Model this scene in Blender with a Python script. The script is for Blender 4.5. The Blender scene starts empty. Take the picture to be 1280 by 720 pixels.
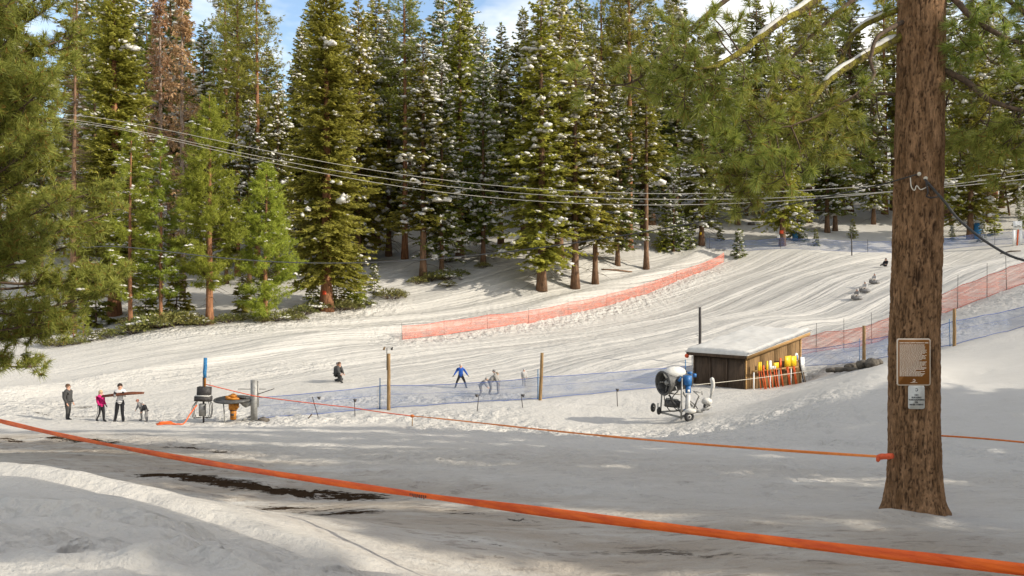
import bpy, math, random
import numpy as np
from mathutils import Vector, Matrix, Euler

C = bpy.context.scene.collection
S = bpy.context.scene
R = math.radians
rng = np.random.default_rng(7)
random.seed(7)

# ------------------------------------------------------------------ camera
CZ = 6.0                      # eye height above the datum
FPX = 1108.0                  # focal length for a 1280 wide frame
cam_d = bpy.data.cameras.new("camera")
cam = bpy.data.objects.new("camera", cam_d); C.objects.link(cam)
cam.location = (0, 0, CZ); cam.rotation_euler = (R(90), 0, 0)
cam_d.sensor_width = 36; cam_d.lens = 36 * FPX / 1280.0
cam_d.clip_start = 0.1; cam_d.clip_end = 3000
S.camera = cam

# ------------------------------------------------------------------ light
SUN_AZ = math.atan2(0.95, -0.30)      # from +Y towards +X
SUN_EL = R(28)
SUN_STRENGTH = 2.45
SKY_STRENGTH = 0.10
EXPOSURE = 1.27
sun_d = bpy.data.lights.new("sun", 'SUN'); sun_d.energy = SUN_STRENGTH; sun_d.angle = R(0.5)
sun_d.color = (1.0, 0.935, 0.82)
sun = bpy.data.objects.new("sun", sun_d); C.objects.link(sun)
to_sun = Vector((math.sin(SUN_AZ) * math.cos(SUN_EL), math.cos(SUN_AZ) * math.cos(SUN_EL), math.sin(SUN_EL)))
sun.rotation_euler = to_sun.to_track_quat('Z', 'Y').to_euler()
sun.location = to_sun * 200
W = bpy.data.worlds.new("World"); S.world = W; W.use_nodes = True
nt = W.node_tree; nt.nodes.clear()
wo = nt.nodes.new("ShaderNodeOutputWorld"); bg = nt.nodes.new("ShaderNodeBackground")
sky = nt.nodes.new("ShaderNodeTexSky"); sky.sky_type = 'NISHITA'; sky.sun_disc = False
sky.sun_elevation = SUN_EL; sky.sun_rotation = SUN_AZ
sky.air_density = 1.0; sky.dust_density = 1.0; sky.ozone_density = 1.0
tc = nt.nodes.new("ShaderNodeTexCoord"); mp = nt.nodes.new("ShaderNodeMapping")
mp.inputs['Scale'].default_value = (1.0, 1.0, 2.2); mp.inputs['Location'].default_value = (3.08, 5.24, 2.0)
nz = nt.nodes.new("ShaderNodeTexNoise"); nz.inputs['Scale'].default_value = 2.3; nz.inputs['Detail'].default_value = 6
nz.inputs['Roughness'].default_value = 0.55
rp = nt.nodes.new("ShaderNodeValToRGB"); rp.color_ramp.elements[0].position = 0.435; rp.color_ramp.elements[1].position = 0.66
mx = nt.nodes.new("ShaderNodeMix"); mx.data_type = 'RGBA'
mx.inputs['B'].default_value = (9.6, 8.7, 7.4, 1)        # sunlit thin cloud
nt.links.new(tc.outputs['Generated'], mp.inputs['Vector']); nt.links.new(mp.outputs[0], nz.inputs['Vector'])
nt.links.new(nz.outputs['Fac'], rp.inputs[0]); nt.links.new(rp.outputs[0], mx.inputs['Factor'])
nt.links.new(sky.outputs[0], mx.inputs['A']); nt.links.new(mx.outputs['Result'], bg.inputs['Color'])
bg.inputs['Strength'].default_value = SKY_STRENGTH
nt.links.new(bg.outputs[0], wo.inputs['Surface'])
S.view_settings.view_transform = 'Standard'; S.view_settings.look = 'None'
S.view_settings.exposure = EXPOSURE; S.view_settings.gamma = 1
S.render.engine = 'CYCLES'
S.cycles.max_bounces = 6; S.cycles.transparent_max_bounces = 12

# ------------------------------------------------------------------ helpers
def at(u, v, d):
    """design aid: a point at depth d metres seen at (u, v) of the 1280 wide plan view"""
    return np.array(((u - 640) / FPX * d, d, CZ - (v - 360) / FPX * d))

def _h(ix, iy, s):
    n = (ix.astype(np.int64) * 374761393 + iy.astype(np.int64) * 668265263 + s * 1442695041) & 0xffffffff
    n = ((n ^ (n >> 13)) * 1274126177) & 0xffffffff
    return ((n ^ (n >> 16)) & 0xffffff) / float(0xffffff)

def vn(x, y, s=0):
    x0 = np.floor(x); y0 = np.floor(y); fx = x - x0; fy = y - y0
    fx = fx * fx * (3 - 2 * fx); fy = fy * fy * (3 - 2 * fy)
    a = _h(x0, y0, s); b = _h(x0 + 1, y0, s); c = _h(x0, y0 + 1, s); d = _h(x0 + 1, y0 + 1, s)
    return (a * (1 - fx) + b * fx) * (1 - fy) + (c * (1 - fx) + d * fx) * fy - 0.5

def fbm(x, y, o=4, s=0, g=0.5):
    t = 0; a = 1.0
    for i in range(o):
        t = t + a * vn(x + 17.3 * i, y - 9.1 * i, s + i); x = x * 2.03; y = y * 2.03; a *= g
    return t

def mesh_np(name, V, F, mats, idx=None, smooth=False):
    V = np.ascontiguousarray(V, np.float32); F = np.ascontiguousarray(F, np.int32)
    me = bpy.data.meshes.new(name)
    n = F.shape[1]
    me.vertices.add(len(V)); me.vertices.foreach_set('co', V.ravel())
    me.loops.add(F.size); me.loops.foreach_set('vertex_index', F.ravel())
    me.polygons.add(len(F)); me.polygons.foreach_set('loop_start', np.arange(len(F), dtype=np.int32) * n)
    for m in (mats if isinstance(mats, (list, tuple)) else [mats]): me.materials.append(m)
    if idx is not None: me.polygons.foreach_set('material_index', np.ascontiguousarray(idx, np.int32))
    if smooth: me.polygons.foreach_set('use_smooth', np.ones(len(F), bool))
    me.update(calc_edges=True); me.validate(verbose=False)
    return me

def link(name, me, parent=None):
    o = bpy.data.objects.new(name, me); C.objects.link(o)
    if parent is not None: o.parent = parent
    return o

def tag(o, label, cat, group=None):
    o['label'] = label; o['category'] = cat
    if group: o['group'] = group
    return o

def thing(name, label, cat, loc=(0, 0, 0), rz=0.0, group=None):
    o = bpy.data.objects.new(name, None); C.objects.link(o)
    o.location = [float(q) for q in loc]; o.rotation_euler = (0, 0, rz); o.empty_display_size = 0.3
    return tag(o, label, cat, group)

def frame_for(d):
    d = d / (np.linalg.norm(d) + 1e-9)
    a = np.array((0, 0, 1.0)) if abs(d[2]) < 0.9 else np.array((1.0, 0, 0))
    u = np.cross(a, d); u /= np.linalg.norm(u); return u, np.cross(d, u)

class MB:
    """collects triangles of simple solids, then becomes one mesh"""
    def __init__(s): s.V = []; s.F = []; s.n = 0
    def add(s, V, F):
        V = np.asarray(V, float); F = np.asarray(F, int)
        s.V.append(V); s.F.append(F + s.n); s.n += len(V); return s
    def quadtri(s, V, Q):
        Q = np.asarray(Q); return s.add(V, np.concatenate((Q[:, [0, 1, 2]], Q[:, [0, 2, 3]])))
    def box(s, c, size, rot=(0, 0, 0), taper=1.0):
        hx, hy, hz = np.asarray(size) / 2.0
        V = np.array([(x * (taper if z > 0 else 1), y * (taper if z > 0 else 1), z) for z in (-hz, hz) for y in (-hy, hy) for x in (-hx, hx)])
        M = np.array(Euler(rot).to_matrix()); V = V @ M.T + np.asarray(c, float)
        return s.quadtri(V, [(0, 2, 3, 1), (4, 5, 7, 6), (0, 1, 5, 4), (2, 6, 7, 3), (0, 4, 6, 2), (1, 3, 7, 5)])
    def tube(s, pts, r, n=8, cap=True):
        pts = np.asarray(pts, float); m = len(pts); r = np.broadcast_to(np.asarray(r, float), (m,))
        t = np.gradient(pts, axis=0); t /= np.linalg.norm(t, axis=1)[:, None] + 1e-9
        u, w = frame_for(t[0]); a = np.arange(n) * 2 * math.pi / n; ca = np.cos(a); sa = np.sin(a); V = []
        for i in range(m):
            u = u - t[i] * (u @ t[i]); u /= np.linalg.norm(u) + 1e-9; w = np.cross(t[i], u)
            V.append(pts[i] + r[i] * (ca[:, None] * u + sa[:, None] * w))
        V = np.concatenate(V)
        Q = [(i * n + j, i * n + (j + 1) % n, (i + 1) * n + (j + 1) % n, (i + 1) * n + j) for i in range(m - 1) for j in range(n)]
        k = s.n; s.quadtri(V, Q)
        if cap:
            V2 = np.array([pts[0], pts[-1]]); F = []
            s.V.append(V2); b = s.n; s.n += 2
            for j in range(n):
                F.append((b, k + (j + 1) % n, k + j)); F.append((b + 1, k + (m - 1) * n + j, k + (m - 1) * n + (j + 1) % n))
            s.F.append(np.array(F))
        return s
    def cyl(s, p0, p1, r0, r1=None, n=12):
        return s.tube([p0, p1], [r0, r0 if r1 is None else r1], n)
    def disc(s, c, axis, r, th, n=20):
        axis = np.asarray(axis, float); axis /= np.linalg.norm(axis); c = np.asarray(c, float)
        return s.tube([c - axis * th / 2, c + axis * th / 2], [r, r], n)
    def ring(s, c, axis, R_, r, n=24, m=8, a0=0, a1=2 * math.pi):
        axis = np.asarray(axis, float); axis /= np.linalg.norm(axis); u, w = frame_for(axis)
        full = abs(a1 - a0 - 2 * math.pi) < 1e-6
        a = np.linspace(a0, a1, n + 1)
        P = np.asarray(c, float) + R_ * (np.cos(a)[:, None] * u + np.sin(a)[:, None] * w)
        return s.tube(P, r, m, cap=not full)
    def ball(s, c, r, n=10, m=7, noise=0.0, rot=None):
        th = np.linspace(0, math.pi, m); ph = np.arange(n) * 2 * math.pi / n
        V = np.array([(math.sin(t) * math.cos(p), math.sin(t) * math.sin(p), math.cos(t)) for t in th for p in ph])
        if noise: V = V * (1 + noise * rng.uniform(-1, 1, (len(V), 1)))
        V = V * np.asarray(r, float)
        if rot is not None: V = V @ np.array(Euler(rot).to_matrix()).T
        V = V + np.asarray(c, float)
        Q = [(i * n + j, (i + 1) * n + j, (i + 1) * n + (j + 1) % n, i * n + (j + 1) % n) for i in range(m - 1) for j in range(n)]
        return s.quadtri(V, Q)
    def prism(s, poly, y0, y1, M=None):
        """polygon in xz, pushed along y"""
        p = np.asarray(poly, float); n = len(p)
        V = np.concatenate([np.c_[p[:, 0], np.full(n, y0), p[:, 1]], np.c_[p[:, 0], np.full(n, y1), p[:, 1]]])
        if M is not None: V = V @ np.asarray(M)[:3, :3].T + np.asarray(M)[:3, 3]
        F = [(0, i, i + 1) for i in range(1, n - 1)] + [(n, n + i + 1, n + i) for i in range(1, n - 1)]
        for i in range(n):
            j = (i + 1) % n; F += [(i, n + i, n + j), (i, n + j, j)]
        return s.add(V, F)
    def mesh(s, name, mat, smooth=False):
        return mesh_np(name, np.concatenate(s.V), np.concatenate(s.F), mat, smooth=smooth)
    def build(s, name, mat, parent=None, smooth=False):
        return link(name, s.mesh(name, mat, smooth), parent)

# ------------------------------------------------------------------ materials
def pmat(name, c1, c2=None, scale=6.0, rough=0.7, bump=0.0, bscale=None, stretch=(1, 1, 1), metal=0.0, detail=5, spec=0.3, rand=0.0):
    m = bpy.data.materials.new(name); m.use_nodes = True; t = m.node_tree
    b = t.nodes['Principled BSDF']; b.inputs['Roughness'].default_value = rough; b.inputs['Metallic'].default_value = metal
    b.inputs['Specular IOR Level'].default_value = spec
    b.inputs['Base Color'].default_value = (*c1, 1)
    tcn = t.nodes.new('ShaderNodeTexCoord'); mpn = t.nodes.new('ShaderNodeMapping'); mpn.inputs['Scale'].default_value = stretch
    t.links.new(tcn.outputs['Object'], mpn.inputs['Vector'])
    if c2 is not None:
        n = t.nodes.new('ShaderNodeTexNoise'); n.inputs['Scale'].default_value = scale; n.inputs['Detail'].default_value = detail
        n.inputs['Roughness'].default_value = 0.62
        r = t.nodes.new('ShaderNodeValToRGB'); r.color_ramp.elements[0].position = 0.35; r.color_ramp.elements[1].position = 0.65
        r.color_ramp.elements[0].color = (*c1, 1); r.color_ramp.elements[1].color = (*c2, 1)
        t.links.new(mpn.outputs[0], n.inputs['Vector']); t.links.new(n.outputs['Fac'], r.inputs[0])
        t.links.new(r.outputs[0], b.inputs['Base Color'])
    if bump:
        n2 = t.nodes.new('ShaderNodeTexNoise'); n2.inputs['Scale'].default_value = bscale or scale * 2; n2.inputs['Detail'].default_value = 6
        bp = t.nodes.new('ShaderNodeBump'); bp.inputs['Strength'].default_value = min(1, bump); bp.inputs['Distance'].default_value = 0.05
        t.links.new(mpn.outputs[0], n2.inputs['Vector']); t.links.new(n2.outputs['Fac'], bp.inputs['Height'])
        t.links.new(bp.outputs[0], b.inputs['Normal'])
    return m

def leafmat(name, c1, c2, trans=0.48, brown=None, bfrac=0.0, var=0.25):
    """needles: every small island gets its own tint, every tree a slightly different one"""
    m = bpy.data.materials.new(name); m.use_nodes = True; t = m.node_tree; t.nodes.clear()
    out = t.nodes.new('ShaderNodeOutputMaterial'); g = t.nodes.new('ShaderNodeNewGeometry'); oi = t.nodes.new('ShaderNodeObjectInfo')
    r = t.nodes.new('ShaderNodeValToRGB'); r.color_ramp.elements[0].color = (*c1, 1); r.color_ramp.elements[1].color = (*c2, 1)
    if brown is not None:
        e = r.color_ramp.elements.new(1 - bfrac); e.color = (*c2, 1)
        e = r.color_ramp.elements.new(min(0.999, 1 - bfrac + 0.004)); e.color = (*brown, 1); r.color_ramp.elements[-1].color = (*brown, 1)
    t.links.new(g.outputs['Random Per Island'], r.inputs[0])
    hs = t.nodes.new('ShaderNodeHueSaturation')
    mr = t.nodes.new('ShaderNodeMapRange'); mr.inputs['To Min'].default_value = 1 - var; mr.inputs['To Max'].default_value = 1 + var
    t.links.new(oi.outputs['Random'], mr.inputs['Value']); t.links.new(mr.outputs[0], hs.inputs['Value'])
    mh = t.nodes.new('ShaderNodeMath'); mh.operation = 'MULTIPLY'; mh.inputs[1].default_value = 7.31
    fr = t.nodes.new('ShaderNodeMath'); fr.operation = 'FRACT'
    m2 = t.nodes.new('ShaderNodeMapRange'); m2.inputs['To Min'].default_value = 0.492; m2.inputs['To Max'].default_value = 0.528
    t.links.new(oi.outputs['Random'], mh.inputs[0]); t.links.new(mh.outputs[0], fr.inputs[0]); t.links.new(fr.outputs[0], m2.inputs['Value'])
    t.links.new(m2.outputs[0], hs.inputs['Hue']); t.links.new(r.outputs[0], hs.inputs['Color'])
    d = t.nodes.new('ShaderNodeBsdfPrincipled'); d.inputs['Roughness'].default_value = 0.55; d.inputs['Specular IOR Level'].default_value = 0.25
    tr = t.nodes.new('ShaderNodeBsdfTranslucent'); mix = t.nodes.new('ShaderNodeMixShader'); mix.inputs[0].default_value = trans
    t.links.new(hs.outputs[0], d.inputs['Base Color']); t.links.new(hs.outputs[0], tr.inputs['Color'])
    t.links.new(d.outputs[0], mix.inputs[1]); t.links.new(tr.outputs[0], mix.inputs[2]); t.links.new(mix.outputs[0], out.inputs['Surface'])
    return m

def netmat(name, col, cover):
    """woven safety net: fine mesh whose open share lets the view through"""
    m = bpy.data.materials.new(name); m.use_nodes = True; t = m.node_tree; t.nodes.clear()
    out = t.nodes.new('ShaderNodeOutputMaterial'); tcn = t.nodes.new('ShaderNodeTexCoord')
    n = t.nodes.new('ShaderNodeTexNoise'); n.inputs['Scale'].default_value = 0.9; n.inputs['Detail'].default_value = 4
    mp_ = t.nodes.new('ShaderNodeMapping'); mp_.inputs['Scale'].default_value = (1, 1, 5)
    t.links.new(tcn.outputs['Object'], mp_.inputs[0]); t.links.new(mp_.outputs[0], n.inputs['Vector'])
    mr = t.nodes.new('ShaderNodeMapRange'); mr.inputs['From Min'].default_value = 0.3; mr.inputs['From Max'].default_value = 0.7
    mr.inputs['To Min'].default_value = cover * 0.55; mr.inputs['To Max'].default_value = min(1, cover * 1.35)
    t.links.new(n.outputs['Fac'], mr.inputs['Value'])
    d = t.nodes.new('ShaderNodeBsdfDiffuse'); d.inputs['Color'].default_value = (*col, 1)
    tl = t.nodes.new('ShaderNodeBsdfTranslucent'); tl.inputs['Color'].default_value = (*col, 1)
    ms = t.nodes.new('ShaderNodeMixShader'); ms.inputs[0].default_value = 0.45
    tr = t.nodes.new('ShaderNodeBsdfTransparent'); mix = t.nodes.new('ShaderNodeMixShader')
    t.links.new(d.outputs[0], ms.inputs[1]); t.links.new(tl.outputs[0], ms.inputs[2])
    t.links.new(mr.outputs[0], mix.inputs[0]); t.links.new(tr.outputs[0], mix.inputs[1]); t.links.new(ms.outputs[0], mix.inputs[2])
    t.links.new(mix.outputs[0], out.inputs['Surface'])
    return m

SNOWC = (0.488, 0.462, 0.412)
M = {}
M['snow'] = pmat('snow_clump', SNOWC, (0.57, 0.55, 0.50), 3, 0.6, 0.3, 12)
M['fir'] = leafmat('fir_needles', (0.195, 0.200, 0.036), (0.420, 0.365, 0.065))
M['firdark'] = leafmat('dark_fir_needles', (0.145, 0.170, 0.038), (0.330, 0.315, 0.062))
M['olive'] = leafmat('olive_fir_needles', (0.215, 0.205, 0.038), (0.440, 0.385, 0.080))
M['pine'] = leafmat('pine_needles', (0.205, 0.215, 0.038), (0.420, 0.380, 0.070))
M['young'] = leafmat('young_pine_needles', (0.215, 0.245, 0.034), (0.440, 0.415, 0.062), var=0.15)
M['near'] = leafmat('long_pine_needles', (0.160, 0.190, 0.036), (0.415, 0.415, 0.085), trans=0.45, brown=(0.34, 0.15, 0.04), bfrac=0.05, var=0.05)
M['dead'] = leafmat('dead_needles', (0.38, 0.20, 0.095), (0.56, 0.36, 0.20), trans=0.3, var=0.12)
M['shrub'] = leafmat('shrub_leaves', (0.110, 0.124, 0.032), (0.291, 0.248, 0.081), trans=0.3)
M['bark'] = pmat('fir_bark', (0.075, 0.045, 0.026), (0.23, 0.130, 0.072), 9, 0.9, 0.8, 14, (1, 1, 0.18))
M['redbark'] = pmat('pine_bark', (0.13, 0.058, 0.028), (0.33, 0.155, 0.075), 7, 0.9, 0.8, 12, (1, 1, 0.2))
M['deadbark'] = pmat('weathered_bark', (0.16, 0.11, 0.08), (0.36, 0.28, 0.22), 8, 0.9, 0.6, 12, (1, 1, 0.2))
M['twig'] = pmat('twig_bark', (0.05, 0.034, 0.022), (0.13, 0.085, 0.052), 20, 0.9)
M['moss'] = pmat('mossy_limb', (0.065, 0.042, 0.024), (0.30, 0.26, 0.025), 9, 0.95, 0.9, 40)
M['wood'] = pmat('weathered_post', (0.16, 0.095, 0.04), (0.30, 0.19, 0.085), 5, 0.85, 0.5, 20, (3, 3, 0.4))
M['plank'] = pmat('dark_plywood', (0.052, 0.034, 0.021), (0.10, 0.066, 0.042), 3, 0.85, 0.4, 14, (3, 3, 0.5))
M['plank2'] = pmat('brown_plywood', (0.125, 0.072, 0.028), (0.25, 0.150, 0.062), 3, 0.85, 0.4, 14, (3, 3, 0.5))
M['fascia'] = pmat('fascia_wood', (0.27, 0.155, 0.055), (0.42, 0.25, 0.10), 3, 0.8, 0.4, 18, (0.6, 0.6, 4))
M['pole'] = pmat('dark_pole', (0.035, 0.03, 0.028), (0.07, 0.06, 0.055), 10, 0.6)
M['steel'] = pmat('galvanised_steel', (0.22, 0.21, 0.19), (0.36, 0.35, 0.32), 7, 0.5, 0.15, 20, metal=0.3)
M['dsteel'] = pmat('dark_painted_steel', (0.045, 0.044, 0.042), (0.10, 0.096, 0.088), 7, 0.55, 0.15, 20, metal=0.2)
M['black'] = pmat('black_rubber', (0.018, 0.018, 0.019), (0.04, 0.038, 0.036), 15, 0.75)
M['box'] = pmat('dark_box_paint', (0.022, 0.020, 0.019), (0.055, 0.05, 0.045), 12, 0.6)
M['yel'] = pmat('yellow_plastic', (0.78, 0.50, 0.015), (0.66, 0.41, 0.012), 4, 0.45)
M['ora'] = pmat('orange_plastic', (0.72, 0.12, 0.02), (0.55, 0.085, 0.015), 6, 0.5)
M['tape'] = pmat('orange_tape', (0.78, 0.135, 0.012), (0.52, 0.062, 0.008), 2.2, 0.5, 0.25, 9, (1, 1, 6))
M['tape2'] = pmat('faded_orange_tape', (0.86, 0.27, 0.06), (0.70, 0.18, 0.03), 3, 0.6, 0.2, 9)
M['rope'] = pmat('orange_rope', (0.66, 0.19, 0.04), (0.50, 0.12, 0.02), 30, 0.8)
M['redrope'] = pmat('red_rope', (0.72, 0.12, 0.045), (0.55, 0.08, 0.03), 30, 0.8)
M['motor'] = pmat('amber_motor_paint', (0.48, 0.19, 0.02), (0.32, 0.11, 0.012), 8, 0.5)
M['blue'] = pmat('blue_paint', (0.028, 0.15, 0.38), (0.02, 0.10, 0.27), 8, 0.45)
M['bpad'] = pmat('blue_padding', (0.03, 0.17, 0.34), (0.02, 0.10, 0.22), 14, 0.7, 0.4, 20)
M['white'] = pmat('white_paint', (0.78, 0.77, 0.73), (0.66, 0.65, 0.61), 6, 0.5)
M['gunwhite'] = pmat('worn_white_paint', (0.56, 0.55, 0.52), (0.38, 0.37, 0.35), 7, 0.6)
M['grey'] = pmat('grey_paint', (0.33, 0.32, 0.29), (0.24, 0.23, 0.21), 6, 0.5)
M['cable'] = pmat('pale_cable', (0.66, 0.60, 0.48), (0.52, 0.47, 0.38), 30, 0.6)
M['bcable'] = pmat('black_cable', (0.03, 0.028, 0.026), (0.06, 0.056, 0.05), 30, 0.5)
M['mark'] = pmat('red_marker', (0.75, 0.10, 0.035), (0.65, 0.08, 0.03), 20, 0.6)
M['signbrown'] = pmat('brown_sign', (0.29, 0.115, 0.022), (0.24, 0.092, 0.018), 3, 0.45)
M['signwhite'] = pmat('sign_white', (0.62, 0.61, 0.56), (0.52, 0.51, 0.47), 9, 0.45)
M['signink'] = pmat('sign_cream_print', (0.66, 0.55, 0.43), None, rough=0.6)
M['ink'] = pmat('black_print', (0.04, 0.04, 0.042), None, rough=0.6)
M['rnet'] = netmat('red_net', (0.80, 0.24, 0.15), 0.46)
M['bnet'] = netmat('blue_net', (0.21, 0.265, 0.40), 0.42)
M['bnet2'] = netmat('thin_blue_net', (0.16, 0.24, 0.46), 0.30)
M['rrope'] = pmat('red_edge_cord', (0.55, 0.10, 0.07), None)
M['brope'] = pmat('blue_edge_cord', (0.10, 0.14, 0.33), None)
M['rock'] = pmat('dark_rock', (0.05, 0.042, 0.034), (0.14, 0.12, 0.095), 5, 0.9, 0.6)
def cloth(n, a, b=None): return pmat(n, a, b or tuple(q * 0.75 for q in a), 9, 0.85, 0.3, 22)
M['skin'] = pmat('skin', (0.50, 0.29, 0.20), (0.46, 0.25, 0.17), 8, 0.6)

# ------------------------------------------------------------------ terrain
CP = [
 # snow bank under and in front of the eye
 (0,720,5.5),(0,640,7.5),(0,582,10),(-300,640,8),(160,720,5.8),(160,650,7.6),(160,606,9.7),(310,720,6.4),(310,646,9.0),
 (430,700,8.3),(500,720,8.6),(650,720,9.6),(0,624,13),(160,637,13),(300,648,12.5),(-200,600,13),
 # road and flat
 (0,560,24.8),(240,605,16.5),(85,547,29),(450,640,13.1),(640,560,25),(640,620,14.85),(640,700,9.7),(900,720,9.0),(1280,720,9.0),
 (1143,642,13),(1143,600,17.2),(1280,600,17.2),(900,620,14.8),(1000,560,25),(800,560,25),(300,545,30),(400,580,20),(1500,640,14),
 # mound right of the shed
 (1280,550,25),(1110,546,27),(1400,545,24),(920,528,35),(1000,500,34),(1000,491,36.5),(1060,475,35.5),(1110,485,31),(1110,459,34.5),
 (1193,476,33),(1193,447,37),(1193,433,41),(1280,470,32),(1280,427,37),(1280,409,42),(1100,462,39),(1000,490,41),(1080,456,46),(1030,470,44),
 (1400,430,33),(1400,380,40),
 # valley floor with lift, posts, shed and gun
 (931,487,46),(868,478,48.5),(1000,480,49.3),(945,474,52),(486,511,43),(675,500,44),(318,527,40.5),(255,527,40.5),(85,524,42),(856,524,38),(700,530,38),(500,530,38),
 (0,500,48),(0,472,54),(0,450,58),(85,440,60),(85,430,63),(200,414,65),(-250,500,45),(-250,450,58),
 # slope
 (420,478,52),(575,476,52),(610,491,48),(660,472,53),(503,425,68),(250,455,58),(640,440,62),(558,418,71.8),(612,409,75.4),(662,404,79.2),(715,393,83.4),(763,380,88),(810,366,93),(851,349,97.8),(889,336,102.6),(906,328,105),
 (405,386,76),(262,404,68),(330,399,70),(160,416,66),(677,346,90.5),(740,336,96),(545,346,90),(506,325,100),(485,308,112),(878,307,110),
 (978,305,110),(1060,318,104),(1000,350,90),(1100,398,68),(1000,420,62),(875,455,54),(960,400,68),
 (1003,446,56),(1105,426,54),(1170,398,53),(1280,356,51),(1200,372,62),(1200,330,98),(1250,320,95),(1280,335,75),(1190,302,112),(1270,306,105),
 (1003,459,53.5),(1040,457,49),(1130,446,44),(950,486,47.0),(975,483.5,48.2),(985,487,45),(960,489,44.5),(300,440,61),(150,450,58),(400,430,64),
 # wooded hill
 (430,215,165),(470,270,135),(640,260,140),(840,250,145),(1180,235,150),(1250,225,160),(200,330,110),(100,330,105),(0,340,100),(-400,350,90),
 (100,280,150),(1700,260,110),(1700,330,60),(1700,500,22),(2100,560,16),
]
CPW = [tuple(at(*c)) for c in CP] + [(x, y, z + CZ) for x, y, z in [
 (0,0,-1.7),(-6,0,-1.65),(6,0,-2.2),(-10,-8,-1.6),(8,-8,-2),(0,-20,-1.5),(-20,-20,-1.5),(20,-20,-2),(0,-60,0),(-90,-50,0),(90,-50,1),
 (-150,250,40),(150,250,46),(0,250,45),(0,330,55),(-200,330,50),(200,330,55),(-150,100,4),(150,100,16),(-60,40,-4),(-60,10,-2.5),(60,10,-1.0),(60,40,1),
 (150,30,5),(-150,30,-2)]]
CPW = np.array(CPW)
def _tps(r2): return r2 * np.log(r2 + 1e-6)
_sc = 50.0
_P = CPW[:, :2] / _sc
def _fit():
    n = len(_P); d2 = ((_P[:, None] - _P[None]) ** 2).sum(-1)
    K = _tps(d2) + np.eye(n) * 2e-4; A = np.zeros((n + 3, n + 3)); A[:n, :n] = K; A[:n, n] = 1; A[:n, n + 1:] = _P; A[n:, :n] = A[:n, n:].T
    return np.linalg.solve(A, np.r_[CPW[:, 2], 0, 0, 0])
_w = _fit()
def Hb(x, y):
    x = np.asarray(x, float); y = np.asarray(y, float); sh = x.shape; X = x.ravel() / _sc; Y = y.ravel() / _sc
    out = np.empty(len(X))
    for i in range(0, len(X), 40000):
        a = X[i:i + 40000, None]; b = Y[i:i + 40000, None]
        d2 = (a - _P[:, 0]) ** 2 + (b - _P[:, 1]) ** 2
        out[i:i + 40000] = _tps(d2) @ _w[:-3] + _w[-3] + _w[-2] * a[:, 0] + _w[-1] * b[:, 0]
    return out.reshape(sh)

def pdist(x, y, pl):
    """distance to a polyline given as plan points"""
    best = np.full(np.shape(x), 1e9)
    for (ax, ay), (bx, by) in zip(pl[:-1], pl[1:]):
        dx, dy = bx - ax, by - ay; t = np.clip(((x - ax) * dx + (y - ay) * dy) / (dx * dx + dy * dy + 1e-9), 0, 1)
        best = np.minimum(best, np.hypot(x - ax - t * dx, y - ay - t * dy))
    return best
def plan(*uvd): return [tuple(at(u, 0, d)[:2]) for u, d in uvd]
BERM = plan((-150, 46), (0, 49), (120, 53), (250, 58), (380, 64), (503, 71), (640, 80), (760, 92), (880, 108))
REDL = plan((503, 68), (600, 74.5), (700, 82), (800, 92), (905, 105))
LIP = plan((-260, 10.4), (0, 10.0), (160, 9.6), (310, 9.0), (430, 8.3), (500, 8.6))
RUT2 = plan((-150, 7.6), (100, 7.5), (220, 7.5), (330, 7.5), (400, 7.6))
LIP2 = plan((-260, 9.5), (0, 9.15), (160, 8.8), (310, 8.3), (420, 7.9), (470, 8.1))
RUT = plan((-200, 6.6), (0, 6.6), (150, 6.55), (300, 6.6), (420, 7.2))
TRAMP = [(plan((-60, 46), (85, 45), (250, 42), (330, 41)), 3.2, 0.9), (plan((330, 39), (480, 40.5), (600, 40)), 1.6, 0.9),
         (plan((560, 36.5), (720, 35), (860, 34.5), (980, 31)), 2.0, 1.0), (plan((840, 30), (1000, 27), (1110, 25.5), (1300, 22)), 1.0, 0.8),
         (plan((500, 67), (600, 73), (700, 80.5), (800, 90.5), (890, 102)), 1.9, 1.0), (plan((100, 52), (250, 55), (420, 58)), 1.6, 0.5),
         (plan((1010, 50.5), (1080, 49), (1180, 47)), 2.0, 1.2), (plan((620, 46), (500, 46), (400, 47)), 1.6, 0.9), (plan((1190, 52), (1285, 49)), 2.4, 0.9),
         (plan((80, 64), (200, 64.5), (300, 67), (420, 74), (480, 80)), 1.7, 1.2), (plan((640, 24), (820, 20), (1000, 19), (1250, 19)), 2.2, 0.5),
         (plan((0, 27), (300, 24), (600, 21)), 2.5, 0.5)]

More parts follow.
